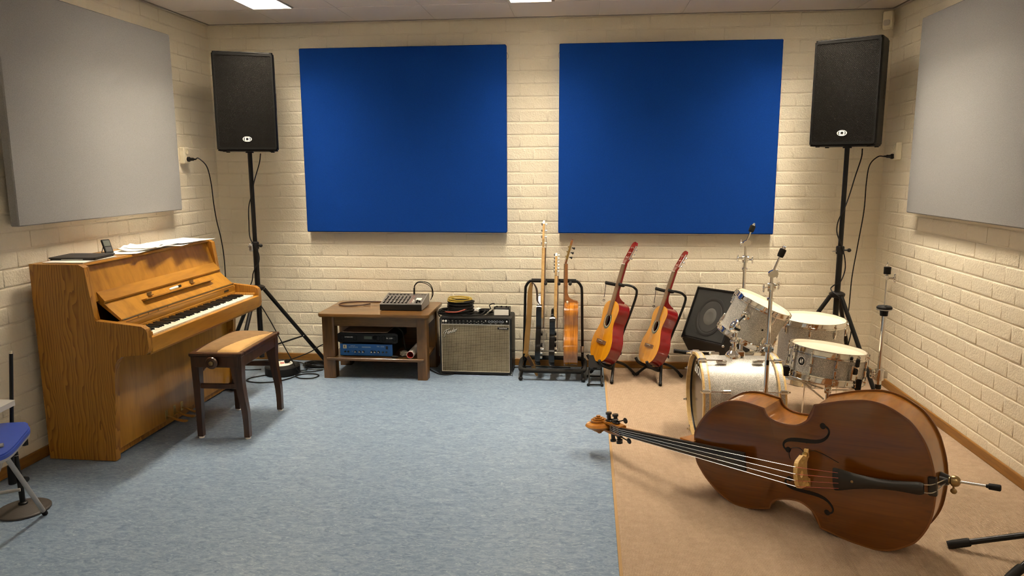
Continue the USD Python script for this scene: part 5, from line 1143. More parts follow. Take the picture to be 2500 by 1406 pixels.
w1 = t.add('woofer_surround', lz([(.150, .0035), (.150, .0065), (.138, .0085), (.128, .0065), (.122, .0045), (.122, .0035)], 48, tr(.005, -.01, 0)), plain('speaker_surround', (.018, .018, .017), .5))
t.add('woofer_cone', lz([(.120, .0042), (.118, .0060), (.070, .0045), (.0, .0044)], 48, tr(.005, -.01, 0)), plain('speaker_cone', (.032, .032, .030), .6))
t.add('dust_cap', lz([(.066, .0048), (.060, .0075), (.040, .0095), (.034, .0065), (0, .0062)], 40, tr(.005, -.01, 0)), plain('speaker_dome', (.09, .088, .08), .4))
t.add('corner_protector', [ball((sx * (hw - .004), sy * (hh - .004), 0), .011, n=1) for sx in (-1, 1) for sy in (-1, 1)], m_steel, kind='stuff')
t.add('side_plate', bx(hw - .001, hw + .003, -.11, -.02, min(z_(-.15), z_(-.07)), max(z_(-.15), z_(-.07)), .001), m_black)
solo('amplifier_crate', bx(3.97, 4.22, -.46, -.16, 0.0, .205, .006), m_tolex, 'low black crate under the tilted stage monitor', 'crate')

# ------------------------------------------------------------------ drum kit
def sparkle():
    n = {'g': ('texture_coordinate', {}), 'v': ('voronoi_texture', dict(scale=520.0)), 'n': ('noise_texture', dict(scale=900.0, detail=1.0)), 'r': ('rgb_ramp', dict(ramp=[(0, (.30, .29, .26)), (.45, (.43, .415, .375)), (.72, (.56, .54, .49)), (1, (.85, .82, .75))])),
         's': ('separate_color', {}), 'b': ('bump', dict(strength=.5, distance=.001)), 'p': ('principled_bsdf', dict(metallic=.40, roughness=.45, coat_weight=.15))}
    l = [('g.object', 'v.vector'), ('g.object', 'n.vector'), ('v.color', 's.color'), ('s.r', 'r.fac'), ('r.color', 'p.base_color'), ('s.g', 'b.height'), ('b.normal', 'p.normal')]
    return usdkit.material(stage, LK + 'silver_sparkle', n, l, surface='p.BSDF')
m_spark = sparkle()
m_skin = plain('drum_head', (.70, .635, .49), .55, mottle=(9, .93))
m_hoopwood = wood('natural_maple_hoop', (.55, .34, .12), (.76, .53, .23), (30, 5, 5), .25, .4)
m_ebhead = plain('black_drum_head', (.012, .011, .010), .14)
def T_axis(c, n, up=(0, 0, 1)):
    z = unit(n); x = np.cross(up, z)
    x = unit(x) if np.linalg.norm(x) > 1e-4 else V(1, 0, 0)
    return frame(c, x, np.cross(z, x), z)
def drum(name, label, c, n, R, depth, lugs, ph=0.0, group=None, two=True, hoop=.012, badge=None):
    """c: centre of the batter head, n: head normal; local z out of the head"""
    T = T_axis(c, n); t = Thing(name, label, 'drum', T=T, group=group)
    t.add('shell', lathe([(R - .006, -.008), (R, -.010), (R, -depth + .010), (R - .006, -depth + .008), (R - .008, -depth + .02), (R - .008, -.02), (R - .006, -.008)], 64), m_spark, smooth=30)
    t.add('batter_head', lathe([(R + .004, -.012), (R + .004, -.004), (R - .004, .0), (0, .0005), ], 64), m_skin)
    t.add('resonant_head', lathe([(0, -depth - .0005), (R - .004, -depth), (R + .004, -depth + .004), (R + .004, -depth + .012)], 64), m_skin)
    pr = [(R + .0045, -.020), (R + .011, -.021), (R + .0115, -.014), (R + .0085, -.012), (R + .0085, .011), (R + .012, .013), (R + .0115, .016), (R + .005, .015), (R + .0045, -.020)]
    t.add('hoop', lathe(pr, 72), m_chrome)
    t.add('hoop', lathe([(r, -depth - z) for r, z in pr][::-1], 72), m_chrome)
    for i in range(lugs):
        a = ph + 2 * PI * i / lugs; A = rotm(a)
        for top in (True, False):
            zc = -.052 if top else -depth + .052
            if depth < .18: zc = -.045 if top else -depth + .045
            s = 1 if top else -1
            l = t.add('lug', xf(cat(bx(R - .001, R + .013, -.0085, .0085, zc - .020, zc + .020, .004), ball((R + .006, 0, zc - s * .024), .007, n=1)), A), m_chrome, smooth=30)
            e = .002 if top else -depth - .002
            t.add('tension_rod', xf(cat(cyl((R + .0145, 0, zc), (R + .0145, 0, e), .0026, n=6), bx(R + .009, R + .020, -.007, .007, e - (.012 if top else -.002), e + (-.002 if top else .012), .002), cyl((R + .0145, 0, e), (R + .0145, 0, e + s * .010), .0045, n=6)), A), m_chrome, under=l, smooth=30)
    return t
FT = V(4.535, -1.05, .640)
ft = drum('floor_tom', 'silver sparkle floor tom standing on legs behind the snare drum', FT, (.03, -.02, 1), .197, .385, 8, .25)
for a in (75, 195, 315):
    x, y = .210 * math.cos(math.radians(a)), .203 * math.sin(math.radians(a))
    zf = -FT[2] + RUG
    L = ft.add('floor_leg', tube(spl([(x * 1.04, y * 1.04, -.10), (x * 1.04, y * 1.04, -.30), (x * 1.05, y * 1.05, -.44), (x * 1.10, y * 1.10, zf + .03)], 4), .0052, 8), m_chrome)
    ft.add('rubber_foot', lathe([(0, 0), (.015, .0), (.016, .012), (.010, .034), (0, .036)], 14, tr(x * 1.10 + (.0), y * 1.10, zf + .001)), m_rubber, under=L)
    ft.add('leg_bracket', bx(-.014, .014, -.018, .018, -.235, -.175, .005) if False else xf(bx(.195, .229, -.016, .016, -.24, -.18, .006), rotm(math.radians(a))), m_chrome)
RTc = V(4.155, -1.314, .790)
rt = drum('rack_tom', 'silver sparkle rack tom tilted on its mount above the bass drum', RTc, (.404, -.093, .91), .165, .240, 6, .55)
TT = T_axis(RTc, (.404, -.093, .91)); TI = np.linalg.inv(TT)
bp = V(4.00, -1.50, .765)                                  # bracket on the audience side of the tom
lb = (TI @ (*bp, 1))[:3]; ang = math.atan2(lb[1], lb[0]); bk = lambda r, z: V(r * math.cos(ang), r * math.sin(ang), z)
br_ = rt.add('mount_bracket', lathe([(0, 0), (.030, 0), (.028, .010), (.018, .014), (.016, .028), (.012, .034), (0, .035)], 24, frame(bk(.163, -.085), unit(np.cross((0, 0, 1), bk(1, 0))), (0, 0, 1), unit(bk(1, 0)))), m_chrome)
rt.add('bracket_wing_nut', [xf(ball((0, s * .012, .038), .008, .5, 1.4, 1, n=1), frame(bk(.163, -.085), unit(np.cross((0, 0, 1), bk(1, 0))), (0, 0, 1), unit(bk(1, 0)))) for s in (-1, 1)], m_chrome, under=br_)
rt.add('vent_hole', xf(lathe([(.0065, 0), (.0065, .002), (.004, .002), (.004, 0.001), (0, .001)], 14), frame(V(.1652 * math.cos(ang + .75), .1652 * math.sin(ang + .75), -.12), unit(np.cross((0, 0, 1), (math.cos(ang + .95), math.sin(ang + .95), 0))), (0, 0, 1), (math.cos(ang + .95), math.sin(ang + .95), 0))), m_black)
# bass drum, axis along x, front head to the left
KR, KX0, KX1, KY = .2625, 3.722, 4.190, -1.553
KZ = KR + RUG + .001
KT = frame((KX0, KY, KZ), (0, 0, 1), (0, -1, 0), (1, 0, 0))
KT[:3, 0], KT[:3, 1] = (0, 1, 0), (0, 0, 1)
KT = tr(3.956, KY, 0) @ rotm(math.radians(3.0)) @ tr(-3.956, -KY, 0) @ KT
kd = Thing('bass_drum', 'silver sparkle bass drum with natural wood hoops behind the double bass', 'drum', T=KT)
KL = KX1 - KX0; SR = .243
kd.add('shell', lathe([(SR - .008, .030), (SR, .032), (SR, KL - .032), (SR - .008, KL - .030), (SR - .008, .030)], 72), m_spark)
for z0, sg in ((0, 1), (KL, -1)):
    h = kd.add('hoop', lathe([(KR - .0145, z0), (KR - .002, z0), (KR, z0 + sg * .002), (KR, z0 + sg * .012), (KR - .0005, z0 + sg * .012), (KR - .0005, z0 + sg * .034), (KR, z0 + sg * .034), (KR, z0 + sg * .042), (KR - .002, z0 + sg * .044), (KR - .0145, z0 + sg * .044), (KR - .0145, z0)][::sg], 80), m_hoopwood, smooth=25)
    kd.add('hoop_inlay', lathe([(KR - .001, z0 + sg * .0122), (KR + .0004, z0 + sg * .0122), (KR + .0004, z0 + sg * .0338), (KR - .001, z0 + sg * .0338), (KR - .001, z0 + sg * .0122)][::sg], 80), m_spark, under=h)
kd.add('front_head', lathe([(0, .0275), (SR - .004, .0275), (SR + .003, .031), (SR + .003, .036)], 72), m_ebhead, label='glossy black front head with white lettering')
kd.add('head_rim', ring(SR - .001, .004, 72, 8, tr(0, 0, .026)), m_black)
kd.add('batter_head', lathe([(0, KL - .0275), (SR - .004, KL - .0275), (SR + .003, KL - .031), (SR + .003, KL - .036)][::-1], 72), m_skin)
kd.add('head_lettering', xf(cat(xf(text('SONOR', .052, .0008, True), tr(.022, .118, 0)), xf(ext(Polygon(spl([(-.140, .128), (-.128, .150), (-.124, .176), (-.119, .150), (-.107, .128), (-.112, .118), (-.135, .118), (-.140, .128)], 4)[:-1]), .0008))), frame((0, 0, .0270), (0, 1, 0) if False else (-1, 0, 0), (0, 1, 0), (0, 0, -1))), m_white, smooth=False)
for i in range(8):
    a = math.radians(22.5 + 45 * i)
    A = rotm(a)
    for z0, sg in ((0, 1), (KL, -1)):
        zl = z0 + sg * .135
        l = kd.add('lug', xf(cat(bx(SR - .001, SR + .022, -.010, .010, zl - .026, zl + .026, .005), ball((SR + .014, 0, zl - sg * .028), .009, n=1)), A), m_chrome, smooth=30)
        kd.add('tension_rod', xf(cat(cyl((SR + .024, 0, zl), (SR + .024, 0, z0 - sg * .004), .0032, n=8), cyl((SR + .024, 0, z0 - sg * .004), (SR + .024, 0, z0 - sg * .016), .006, n=6)), A), m_chrome, under=l)
        kd.add('claw_hook', xf(cat(bx(KR - .002, KR + .016, -.011, .011, min(z0 - sg * .003, z0 + sg * .042), max(z0 - sg * .003, z0 + sg * .042), .005), bx(KR - .024, KR + .012, -.009, .009, min(z0 - sg * .0045, z0 - sg * .0005), max(z0 - sg * .0045, z0 - sg * .0005), .0015)), A), m_chrome, smooth=30)
# folded spur on the far side, tom post on top
for s, up in ((1, True),):
    kd.add('spur', tube([(.205, .145, .185), (.195, .215, .01), (.195, .222, -.045)], [.007, .007, .006], 10), m_chrome)
    kd.add('spur_rubber', tube([(.195, .217, -.020), (.194, .226, -.095)], [.0125, .0135], 12), m_rubber)
kd.add('spur_bracket', xf(bx(SR - .002, SR + .03, -.02, .02, .16, .21, .006), rotm(math.radians(33))), m_chrome)
kd.add('spur_rubber', tube([(-.24, -.235, .05), (-.262, -.2625, .0)], .012, 12), m_rubber)
kd.add('spur', tube([(-.205, -.13, .12), (-.245, -.24, .045)], .007, 10), m_chrome)
PX = 3.942 - KX0
kd.add('post_base', lathe([(0, -.004), (.046, -.004), (.046, .012), (.040, .022), (.030, .032), (.022, .040), (.020, .060), (0, .062)], 28, tr(0, SR, PX) @ rotm(-PI / 2, (1, 0, 0))), m_chrome)
kd.add('base_clamp', bx(-.028, .028, SR + .004, SR + .040, PX + .018, PX + .062, .006), m_chrome)
kd.add('tom_post', cyl((0, SR + .03, PX), (0, SR + .150, PX + .006), .0145, n=18), m_chrome)
kd.add('memory_lock', lathe([(.015, 0), (.024, .001), (.026, .012), (.020, .020), (.026, .026), (.024, .040), (.015, .041)], 22, tr(0, SR + .082, PX + .003) @ rotm(-PI / 2, (1, 0, 0))), m_chrome)
kd.add('post_wing_bolt', [cyl((-.05, SR + .10, PX), (0, SR + .10, PX), .004, n=8), ball((-.052, SR + .10, PX), .012, .6, 1.2, .5, n=1)], m_chrome)
hub_w = (KT @ (0, SR + .185, PX + .004, 1))[:3]
kd.add('ball_clamp', [ball((0, SR + .178, PX + .004), .034, 1, 1.1, 1, n=2), ring(.026, .009, 24, 8, tr(-.004, SR + .196, PX) @ rotm(.5, (1, 0, 0)))], m_chrome)
kd.add('clamp_screw', xf(lathe([(0, 0), (.019, 0), (.019, .012), (.0165, .014), (.012, .006), (0, .005)], 20), tr(-.026, SR + .180, PX + .012), rotm(-PI / 2, (0, 1, 0)) if False else rotm(PI * .62, (1, 0, 0))), m_black)
arm_end = (np.linalg.inv(KT) @ (*((TT @ (*bk(.196, -.088), 1))[:3]), 1))[:3]
kd.add('tom_arm', tube(spl([(0, SR + .185, PX + .004), V(0, SR + .178, PX + .004) * .45 + V(*arm_end) * .55 + V(-.018, .004, -.012), arm_end], 5), .0065, 10), m_black)

# snare drum on its stand
SNc, SNn = V(4.324, -2.045, .687), unit((.108, .049, .993))
sn = drum('snare_drum', 'silver sparkle snare drum in its stand beside the hi-hat stand', SNc, SNn, .178, .138, 10, .12)
ST = T_axis(SNc, SNn)
vw = (np.linalg.inv(ST) @ (*CAM, 1))[:3]; va = math.atan2(vw[1], vw[0])
def on_shell(a, z, r=.1785): return frame(V(r * math.cos(a), r * math.sin(a), z), (-math.sin(a), math.cos(a), 0), (0, 0, 1), (math.cos(a), math.sin(a), 0))
bd = sn.add('badge', xf(ext(Point(0, 0).buffer(.0215, quad_segs=10), .0012), on_shell(va - .70, -.062)), m_black)
sn.add('badge_rim', xf(ext(Point(0, 0).buffer(.0235, quad_segs=10).difference(Point(0, 0).buffer(.0212, quad_segs=10)), .0016), on_shell(va - .70, -.062)), m_white, under=bd)
sn.add('badge_mark', xf(cat(ext(Polygon(spl([(-.005, .014), (-.009, .0), (-.010, -.006), (-.004, -.011), (.000, -.006), (-.002, .0), (-.005, .014)], 4)[:-1]), .002), ext(Polygon(spl([(.006, -.012), (.002, .0), (.002, .008), (.006, .012), (.010, .008), (.009, .0), (.006, -.012)], 4)[:-1]), .002)), on_shell(va - .70, -.062)), m_white, under=bd, smooth=False)
for k, (a, lb) in enumerate(((va + .72, 'snare_strainer'), (va + .72 + PI, 'snare_butt'))):
    sn.add(lb, [xf(bx(-.016, .016, -.045, .035, 0, .024, .005), on_shell(a, -.07)), xf(bx(-.010, .010, .02, .05, .020, .034, .004), on_shell(a, -.07)), xf(bx(-.020, .020, -.075, -.055, .0, .010, .003), on_shell(a, -.07))], m_chrome)
sn.add('strainer_grip', xf(cat(bx(-.011, .011, .018, .062, .024, .042, .006), bx(-.014, .014, -.02, .01, .022, .034, .005)), on_shell(va + .72, -.06)), m_black)
def stand(name, label, x, y, tubes, feet_az, R=.26, rise=.24, cat_='drum hardware', group=None, low=None):
    t = Thing(name, label, cat_, at=(x, y, RUG), group=group)
    for z0, z1, r in tubes: t.add('tube', cyl((x, y, z0), (x, y, z1), r, n=18), m_chrome)
    h = rise
    t.add('leg_collar', lathe([(.011, -.02), (.024, -.018), (.024, .018), (.011, .02)], 20, tr(x, y, h)), m_chrome)
    t.add('leg_collar', lathe([(.010, -.014), (.020, -.012), (.020, .012), (.010, .014)], 20, tr(x, y, low or .06)), m_chrome)
    for a in feet_az:
        d = V(math.cos(math.radians(a)), math.sin(math.radians(a)), 0); o = V(x, y, 0)
        e = o + d * R + V(0, 0, RUG + .013)
        l = t.add('tripod_leg', tube([o + d * .02 + V(0, 0, h), e + d * -.01], .0075, 8, flat=(1.25, .6)), m_chrome)
        t.add('rubber_foot', tube([e - d * .022 + V(0, 0, .018), e + d * .012 + V(0, 0, -.001)], [.0115, .0125], 10), m_rubber, under=l)
        t.add('leg_brace', tube([o + d * .018 + V(0, 0, low or .06), o + d * R * .5 + V(0, 0, h * .52)], .006, 8, flat=(1.2, .5)), m_chrome)
    return t
def wing(t, c, ax, nm='wing_bolt', under=None, L=.045):
    ax = unit(ax); sd = unit(np.cross(ax, (0, 0, 1))) if abs(ax[2]) < .9 else V(1, 0, 0); c = V(*c)
    t.add(nm, [cyl(c, c + ax * L, .0045, n=8), ball(c + ax * (L + .002) + V(0, 0, .012), .010, .55, .55, 1.2, n=1), ball(c + ax * (L + .002) - V(0, 0, .012), .010, .55, .55, 1.2, n=1), ball(c + ax * L, .008, n=1)], m_chrome, under=under)
ss = stand('snare_stand', 'chrome tripod stand with basket arms under the snare drum', 4.335, -2.045, [(.06, .40, .0125), (.36, .46, .0105)], (150, 30, 270), R=.21, rise=.26)
bot = SNc - SNn * .140
wing(ss, (4.335, -2.045, .38), (1, -.3, 0))
ss.add('tilter', [ball((4.335, -2.045, .475), .020), bx(4.317, 4.353, -2.055, -2.035, .45, .50, .005)], m_chrome)
for a in (185, 305, 65):
    d = V(math.cos(math.radians(a)), math.sin(math.radians(a)), 0); e = bot + d * .192 + V(0, 0, -d @ SNn * .19 + .0)
    m1 = V(4.335, -2.045, .478) + d * .03
    l = ss.add('basket_arm', [tube([m1, m1 * .25 + e * .75 + V(0, 0, -.018), e + V(0, 0, -.012), e + d * .006 + V(0, 0, .024)], .0065, 8, flat=(1.3, .7)), tube([V(4.335, -2.045, .42) + d * .02, m1 * .45 + e * .55 + V(0, 0, -.016)], .005, 8)], m_chrome)
    ss.add('arm_grip', tube([e + d * .004 + V(0, 0, -.02), e + d * .008 + V(0, 0, .032)], .0145, 10), m_rubber, under=l)
# cymbal stands
def cymbal_stand(label, x, y, z1, z2, ztilt, tip, az, wdir, cl=None):
    t = stand('cymbal_stand', label, x, y, [(.05, z1, .0125), (z1 - .02, z2, .0105), (z2 - .02, ztilt, .0085)], az, group='cymbal stands')
    for z, r in ((z1, .0125), (z2, .0105)):
        c = t.add('height_clamp', lathe([(r - .001, -.02), (r + .008, -.019), (r + .009, .016), (r + .004, .024), (r - .002, .026)], 20, tr(x, y, z)), m_chrome)
        wing(t, (x, y, z), wdir, under=c)
    t.add('memory_collar', lathe([(.011, -.007), (.0185, -.006), (.0185, .006), (.011, .007)], 18, tr(x, y, z2 - .062)), m_chrome)
    c = t.add('height_clamp', xf(cyl((-.020, 0, 0), (.020, 0, 0), .0165), tr(x, y, z2 + .008)), m_chrome)
    wing(t, (x, y, z2 + .008), -V(*wdir), under=c)
    tl = V(x, y, ztilt); tp = V(*tip)
    t.add('tilter_gear', [xf(cyl((0, -.010, 0), (0, .010, 0), .019), tr(*tl)), xf(cyl((.012, -.006, .004), (.012, .012, .004), .0205), tr(*tl))], m_chrome)
    wing(t, tl, -V(*wdir), 'tilter_wing_bolt', L=.03)
    d = unit(tp - tl)
    t.add('tilter_rod', cyl(tl, tp + d * .008, .0058, n=12), m_chrome)
    fl = T_axis(tp - d * .038, d)
    t.add('felt_sleeve', lathe([(.006, -.006), (.016, -.006), (.0175, .0), (.0175, .030), (.015, .034), (.006, .034)], 20, fl), m_foam)
    t.add('base_washer', lathe([(.005, -.012), (.0155, -.011), (.0155, -.006), (.005, -.006)], 18, fl), m_rubber)
    t.add('top_wing_nut', [lathe([(.004, .034), (.010, .034), (.009, .044), (.0, .046)], 14, fl)] + [xf(ball((s * .012, 0, .046), .007, 1.3, .5, .8, n=1), fl) for s in (-1, 1)], m_chrome)
    return t
c2 = cymbal_stand('chrome cymbal stand without cymbal in front of the rack tom', 4.053, -1.905, .655, .985, 1.058, (4.108, -1.90, 1.196), (20, 262, 158), (-.9, -.4, 0))
c2.add('plastic_clamp', [bx(4.036, 4.070, -1.925, -1.885, .632, .668, .006), bx(4.066, 4.082, -1.92, -1.90, .640, .658, .004)], plain('blue_grey_nylon', (.25, .31, .36), .4), label='blue-grey nylon clamp block')
c2.add('hardware_badge', xf(bx(-.007, .007, -.0135, -.011, -.014, .014, .001), tr(4.053, -1.905, .575)), m_black)
cymbal_stand('chrome cymbal stand without cymbal behind the bass drum', 4.104, -.985, .58, 1.022, 1.128, (4.147, -.985, 1.250), (40, 160, 280), (.9, -.4, 0))
# hi-hat stand
hx, hy = 4.562, -2.10
hh_ = stand('hi_hat_stand', 'chrome hi-hat stand without cymbals by the right wall', hx, hy, [(.05, .60, .0135), (.56, .905, .0105)], (55, 175, 295), R=.24, rise=.26)
hh_.add('height_clamp', [lathe([(.012, -.03), (.022, -.028), (.024, .0), (.022, .028), (.012, .03)], 22, tr(hx, hy, .575)), bx(hx - .010, hx + .040, hy - .012, hy + .012, .555, .592, .004), bx(hx - .045, hx - .01, hy - .009, hy + .009, .555, .60, .005)], m_chrome)
wing(hh_, (hx, hy, .585), (-.8, -.6, 0))
hh_.add('brand_band', lathe([(.0135, -.012), (.0150, -.011), (.0150, .011), (.0135, .012)], 20, tr(hx, hy, .512)), m_black)
hh_.add('bottom_cymbal_seat', lathe([(.008, -.035), (.018, -.034), (.020, -.006), (.036, -.004), (.037, .010), (.030, .016), (.008, .018)], 28, tr(hx, hy, .915)), m_rubber)
hh_.add('seat_ring', lathe([(.0355, -.004), (.0378, -.003), (.0378, .002), (.0355, .003)], 28, tr(hx, hy, .915)), m_steel)
hh_.add('pull_rod', cyl((hx, hy, .90), (hx, hy, 1.155), .0035, n=10), m_steel)
cc = hh_.add('clutch', lathe([(.004, 0), (.0095, .001), (.0095, .022), (.007, .026), (.004, .027)], 16, tr(hx, hy, 1.062)), m_chrome)
hh_.add('clutch_felt', lathe([(.004, 0), (.0165, .001), (.0168, .036), (.004, .037)], 20, tr(hx, hy, 1.092)), m_foam, under=cc)
hh_.add('clutch_nut', lathe([(.004, 0), (.010, .001), (.009, .012), (.004, .014)], 12, tr(hx, hy, 1.131)), m_chrome, under=cc)
wing(hh_, (hx, hy, 1.072), (.95, -.2, 0), 'clutch_wing_bolt', under=cc, L=.035)
hh_.add('foot_board', hull([(hx - .16 + a * .2 - .1, hy + s * .04 + .02, RUG + .004 + a * .06 + z) for a in (0, 1) for s in (-1, 1) for z in (0, .006)]), m_black)
# ------------------------------------------------------------------ double bass lying on its side
ks = .9885
BO = V(*CAM) + (V(3.903, -2.490, .257) - V(*CAM)) * ks + V(0, 0, .005)
BXx, BYy, BNn = unit((.795, -.596, .109)), unit((-.092, .060, .994)), None
BYy = unit(BYy - BXx * (BXx @ BYy)); BNn = np.cross(BXx, BYy)
BT = frame(BO, BXx, BYy, BNn) @ np.diag([ks, ks, ks, 1])
m_btop = wood('bass_top', (.095, .026, .0022), (.145, .042, .0042), (1.1, 26, 26), .20, .5, fine=.5)
m_brib = wood('bass_rib', (.19, .060, .005), (.39, .150, .016), (9, 2.5, 2.0), .22, .5, fine=.6)
m_bback = wood('bass_back', (.12, .035, .006), (.24, .085, .014), (1.4, 18, 18), .22, .5)
m_bedge = plain('bass_edge', (.17, .055, .009), .25, coat=.4)
m_ebon = plain('ebony', (.011, .0095, .0085), .32)
m_pale = wood('bridge_maple', (.46, .26, .07), (.70, .47, .17), (30, 30, 30), .45)
bs = Thing('double_bass', 'brown double bass lying on its side on the carpet', 'double bass', T=BT)
curves = [[(-.343, .0), (-.343, .03), (-.341, .062), (-.335, .085), (-.322, .108), (-.297, .146), (-.260, .187), (-.22, .221), (-.16, .253), (-.11, .2615), (-.066, .261), (-.02, .253), (.012, .246), (.029, .242)],
          [(.036, .222), (.042, .211), (.058, .197), (.089, .184), (.13, .1775), (.173, .1785), (.206, .192), (.235, .214), (.252, .240), (.259, .262)],
          [(.266, .284), (.29, .2895), (.318, .297), (.376, .312), (.44, .323), (.491, .327), (.54, .320), (.58, .305), (.62, .281), (.657, .252), (.693, .199), (.714, .15), (.728, .09), (.735, .04), (.737, 0)]]
half = np.vstack([spl(c, 4) for c in curves])
OUT = np.vstack([half, np.c_[half[::-1, 0], -half[::-1, 1]]])
RIB = .190
PO = Polygon(OUT).buffer(0)
def htop(x, y):
    """height of the arched top: rises from the edge, levelling off inwards"""
    p = Point(x, y)
    if not PO.contains(p): return 0.0
    d = max(0.0, PO.exterior.distance(p) - .008)
    return .030 * (1 - math.exp(-(d / .075) ** 1.25))
def arched(k_edge, h0, arch, sgn, grow):
    """plate with arching: rings of the outline drawn in towards the middle"""
    base = np.array(PO.buffer(grow).exterior.coords)[:-1]
    s = np.r_[0, np.cumsum(np.hypot(*np.diff(np.vstack([base, base[:1]]), axis=0).T))]
    u = np.linspace(0, s[-1], 220, endpoint=False); b2 = np.vstack([base, base[:1]])
    P = np.c_[np.interp(u, s, b2[:, 0]), np.interp(u, s, b2[:, 1])]
    ctr = V(.12, 0); ksx = [1, .985, .96, .92, .85, .75, .62, .48, .34, .2, .08]
    rows = []
    for k in ksx:
        q = ctr + (P - ctr) * k
        rows.append(np.c_[q, [h0 + sgn * htop(*p) * (k < .99) for p in q]])
    v = np.vstack(rows + [[[.12, 0, h0 + sgn * htop(.12, 0)]]]); N = len(P); f = []
    for i in range(len(ksx) - 1):
        for j in range(N):
            j2 = (j + 1) % N
            f += [(i * N + j, i * N + j2, (i + 1) * N + j2), (i * N + j, (i + 1) * N + j2, (i + 1) * N + j)]
    m = len(v) - 1
    for j in range(N): f.append(((len(ksx) - 1) * N + j, (len(ksx) - 1) * N + (j + 1) % N, m))
    o = len(v); v = np.vstack([v, np.c_[P, np.full(N, h0 - sgn * .005)]])
    for j in range(N): f += [(j, o + j, o + (j + 1) % N), (j, o + (j + 1) % N, (j + 1) % N)]
    mm = trimesh.Trimesh(v, np.array(f), process=False)
    return mm
def toward(m, z): # orient normals
    if (m.face_normals[:, 2] * m.area_faces).sum() * z < 0: m.invert()
    return m
bs.add('top_plate', toward(arched(0, 0.0, .030, 1, .0035), 1), m_btop, smooth=50)
bs.add('ribs', slab(PO.buffer(-.004).difference(PO.buffer(-.010)), -RIB, -.004), m_brib, smooth=35)
bs.add('back_plate', slab(PO.buffer(.0035), -RIB - .006, -RIB), m_bback, smooth=35)
bs.add('edging', [slab(PO.buffer(.0040).difference(PO.buffer(-.0035)), -.0050, .0012), slab(PO.buffer(.0042).difference(PO.buffer(-.0035)), -RIB - .0065, -RIB + .001)], m_bedge, smooth=35)
fpts = [(.147, .068), (.133, .071), (.124, .083), (.126, .098), (.140, .110), (.165, .1165), (.200, .119), (.235, .1205), (.268, .1235), (.297, .132), (.318, .147), (.331, .168), (.331, .186), (.320, .197), (.304, .199)]
fw = [.007, .004, .0038, .005, .0068, .0082, .009, .009, .0085, .0072, .0055, .0042, .0038, .0042, .007]
for s in (1, -1):
    q = spl(fpts, 4); w = np.interp(np.linspace(0, 1, len(q)), np.linspace(0, 1, len(fw)), fw)
    tg = np.gradient(q, axis=0); tg /= np.linalg.norm(tg, axis=1, keepdims=True); nn = np.c_[-tg[:, 1], tg[:, 0]]
    pg = Polygon(np.vstack([q + nn * w[:, None], (q - nn * w[:, None])[::-1]])).buffer(0)
    pg = pg.union(Point(.145, .069).buffer(.0125)).union(Point(.304, .198).buffer(.0135)).union(Polygon([(.222, .108), (.230, .104), (.238, .108), (.234, .132), (.226, .132)]).buffer(-.0045))
    pg = pg if isinstance(pg, Polygon) else max(pg.geoms, key=lambda g: g.area)
    m = ext(pg.simplify(.0006), .002); m = m.subdivide_to_size(.02) if hasattr(m, 'subdivide_to_size') else m
    m.vertices[:, 2] += np.array([htop(x, abs(y)) for x, y in m.vertices[:, :2]]) - .0008
    if s < 0: m.vertices[:, 1] *= -1; m.invert()
    bs.add('sound_hole', m, m_hole if False else plain('sound_hole_dark', (.008, .004, .002), .9) if not stage.GetPrimAtPath(LK + 'sound_hole_dark') else LK + 'sound_hole_dark', smooth=False)
# neck, fingerboard: slope back 9 degrees
nx0, nx1 = -.825, -.035
hz = lambda x: .100 + (x - nx1) * (.137 / (nx1 - nx0))      # fingerboard top height
def bar(x0, x1, w0, w1, t0, b0, t1, b1):
    return hull([(x0, s * w0, z) for s in (-1, 1) for z in (t0, b0)] + [(x1, s * w1, z) for s in (-1, 1) for z in (t1, b1)])
def fboard():
    P = []; f = []
    xs = np.linspace(nx0, nx1, 8); n = 9
    for x in xs:
        w = .0215 + (x - nx0) / (nx1 - nx0) * .0225
        for i in range(n):
            a = -1 + 2 * i / (n - 1); P.append((x, w * a, hz(x) - .008 * a * a))
        P += [(x, w, hz(x) - .020), (x, -w, hz(x) - .020)]
    k = n + 2
    for i in range(len(xs) - 1):
        for j in range(k):
            a, b = i * k + j, i * k + (j + 1) % k
            f += [(a, a + k, b + k), (a, b + k, b)]
    for e in (0, (len(xs) - 1) * k):
        for j in range(1, k - 1): f.append((e, e + j, e + j + 1) if e == 0 else (e, e + j + 1, e + j))
    m = trimesh.Trimesh(np.array(P), np.array(f), process=False)
    if m.volume < 0: m.invert()
    return m
bs.add('fingerboard', fboard(), m_ebon, smooth=30)
bs.add('neck', hull([(x, s * w * q, hz(x) - d) for x, w in ((nx0 - .005, .022), (-.33, .034)) for s in (-1, 1) for (q, d) in ((1, .018), (.92, .032), (.5, .046))]), m_brib, smooth=35)
bs.add('neck_heel', hull([(x, s * w, z) for (x, w, z) in ((-.44, .030, hz(-.44) - .05), (-.335, .036, .03), (-.335, .036, hz(-.335) - .03), (-.36, .030, -RIB), (-.338, .032, -RIB), (-.40, .03, -.06)) for s in (-1, 1)]), m_brib, smooth=35)
bs.add('neck_button', slab(Polygon(spl([(-.335, .045), (-.37, .040), (-.385, .0), (-.37, -.040), (-.335, -.045)], 4)), -RIB - .006, -RIB), m_bback)
bs.add('nut', bar(nx0 - .007, nx0, .022, .022, hz(nx0) + .003, hz(nx0) - .018, hz(nx0) + .003, hz(nx0) - .018), m_ebon)
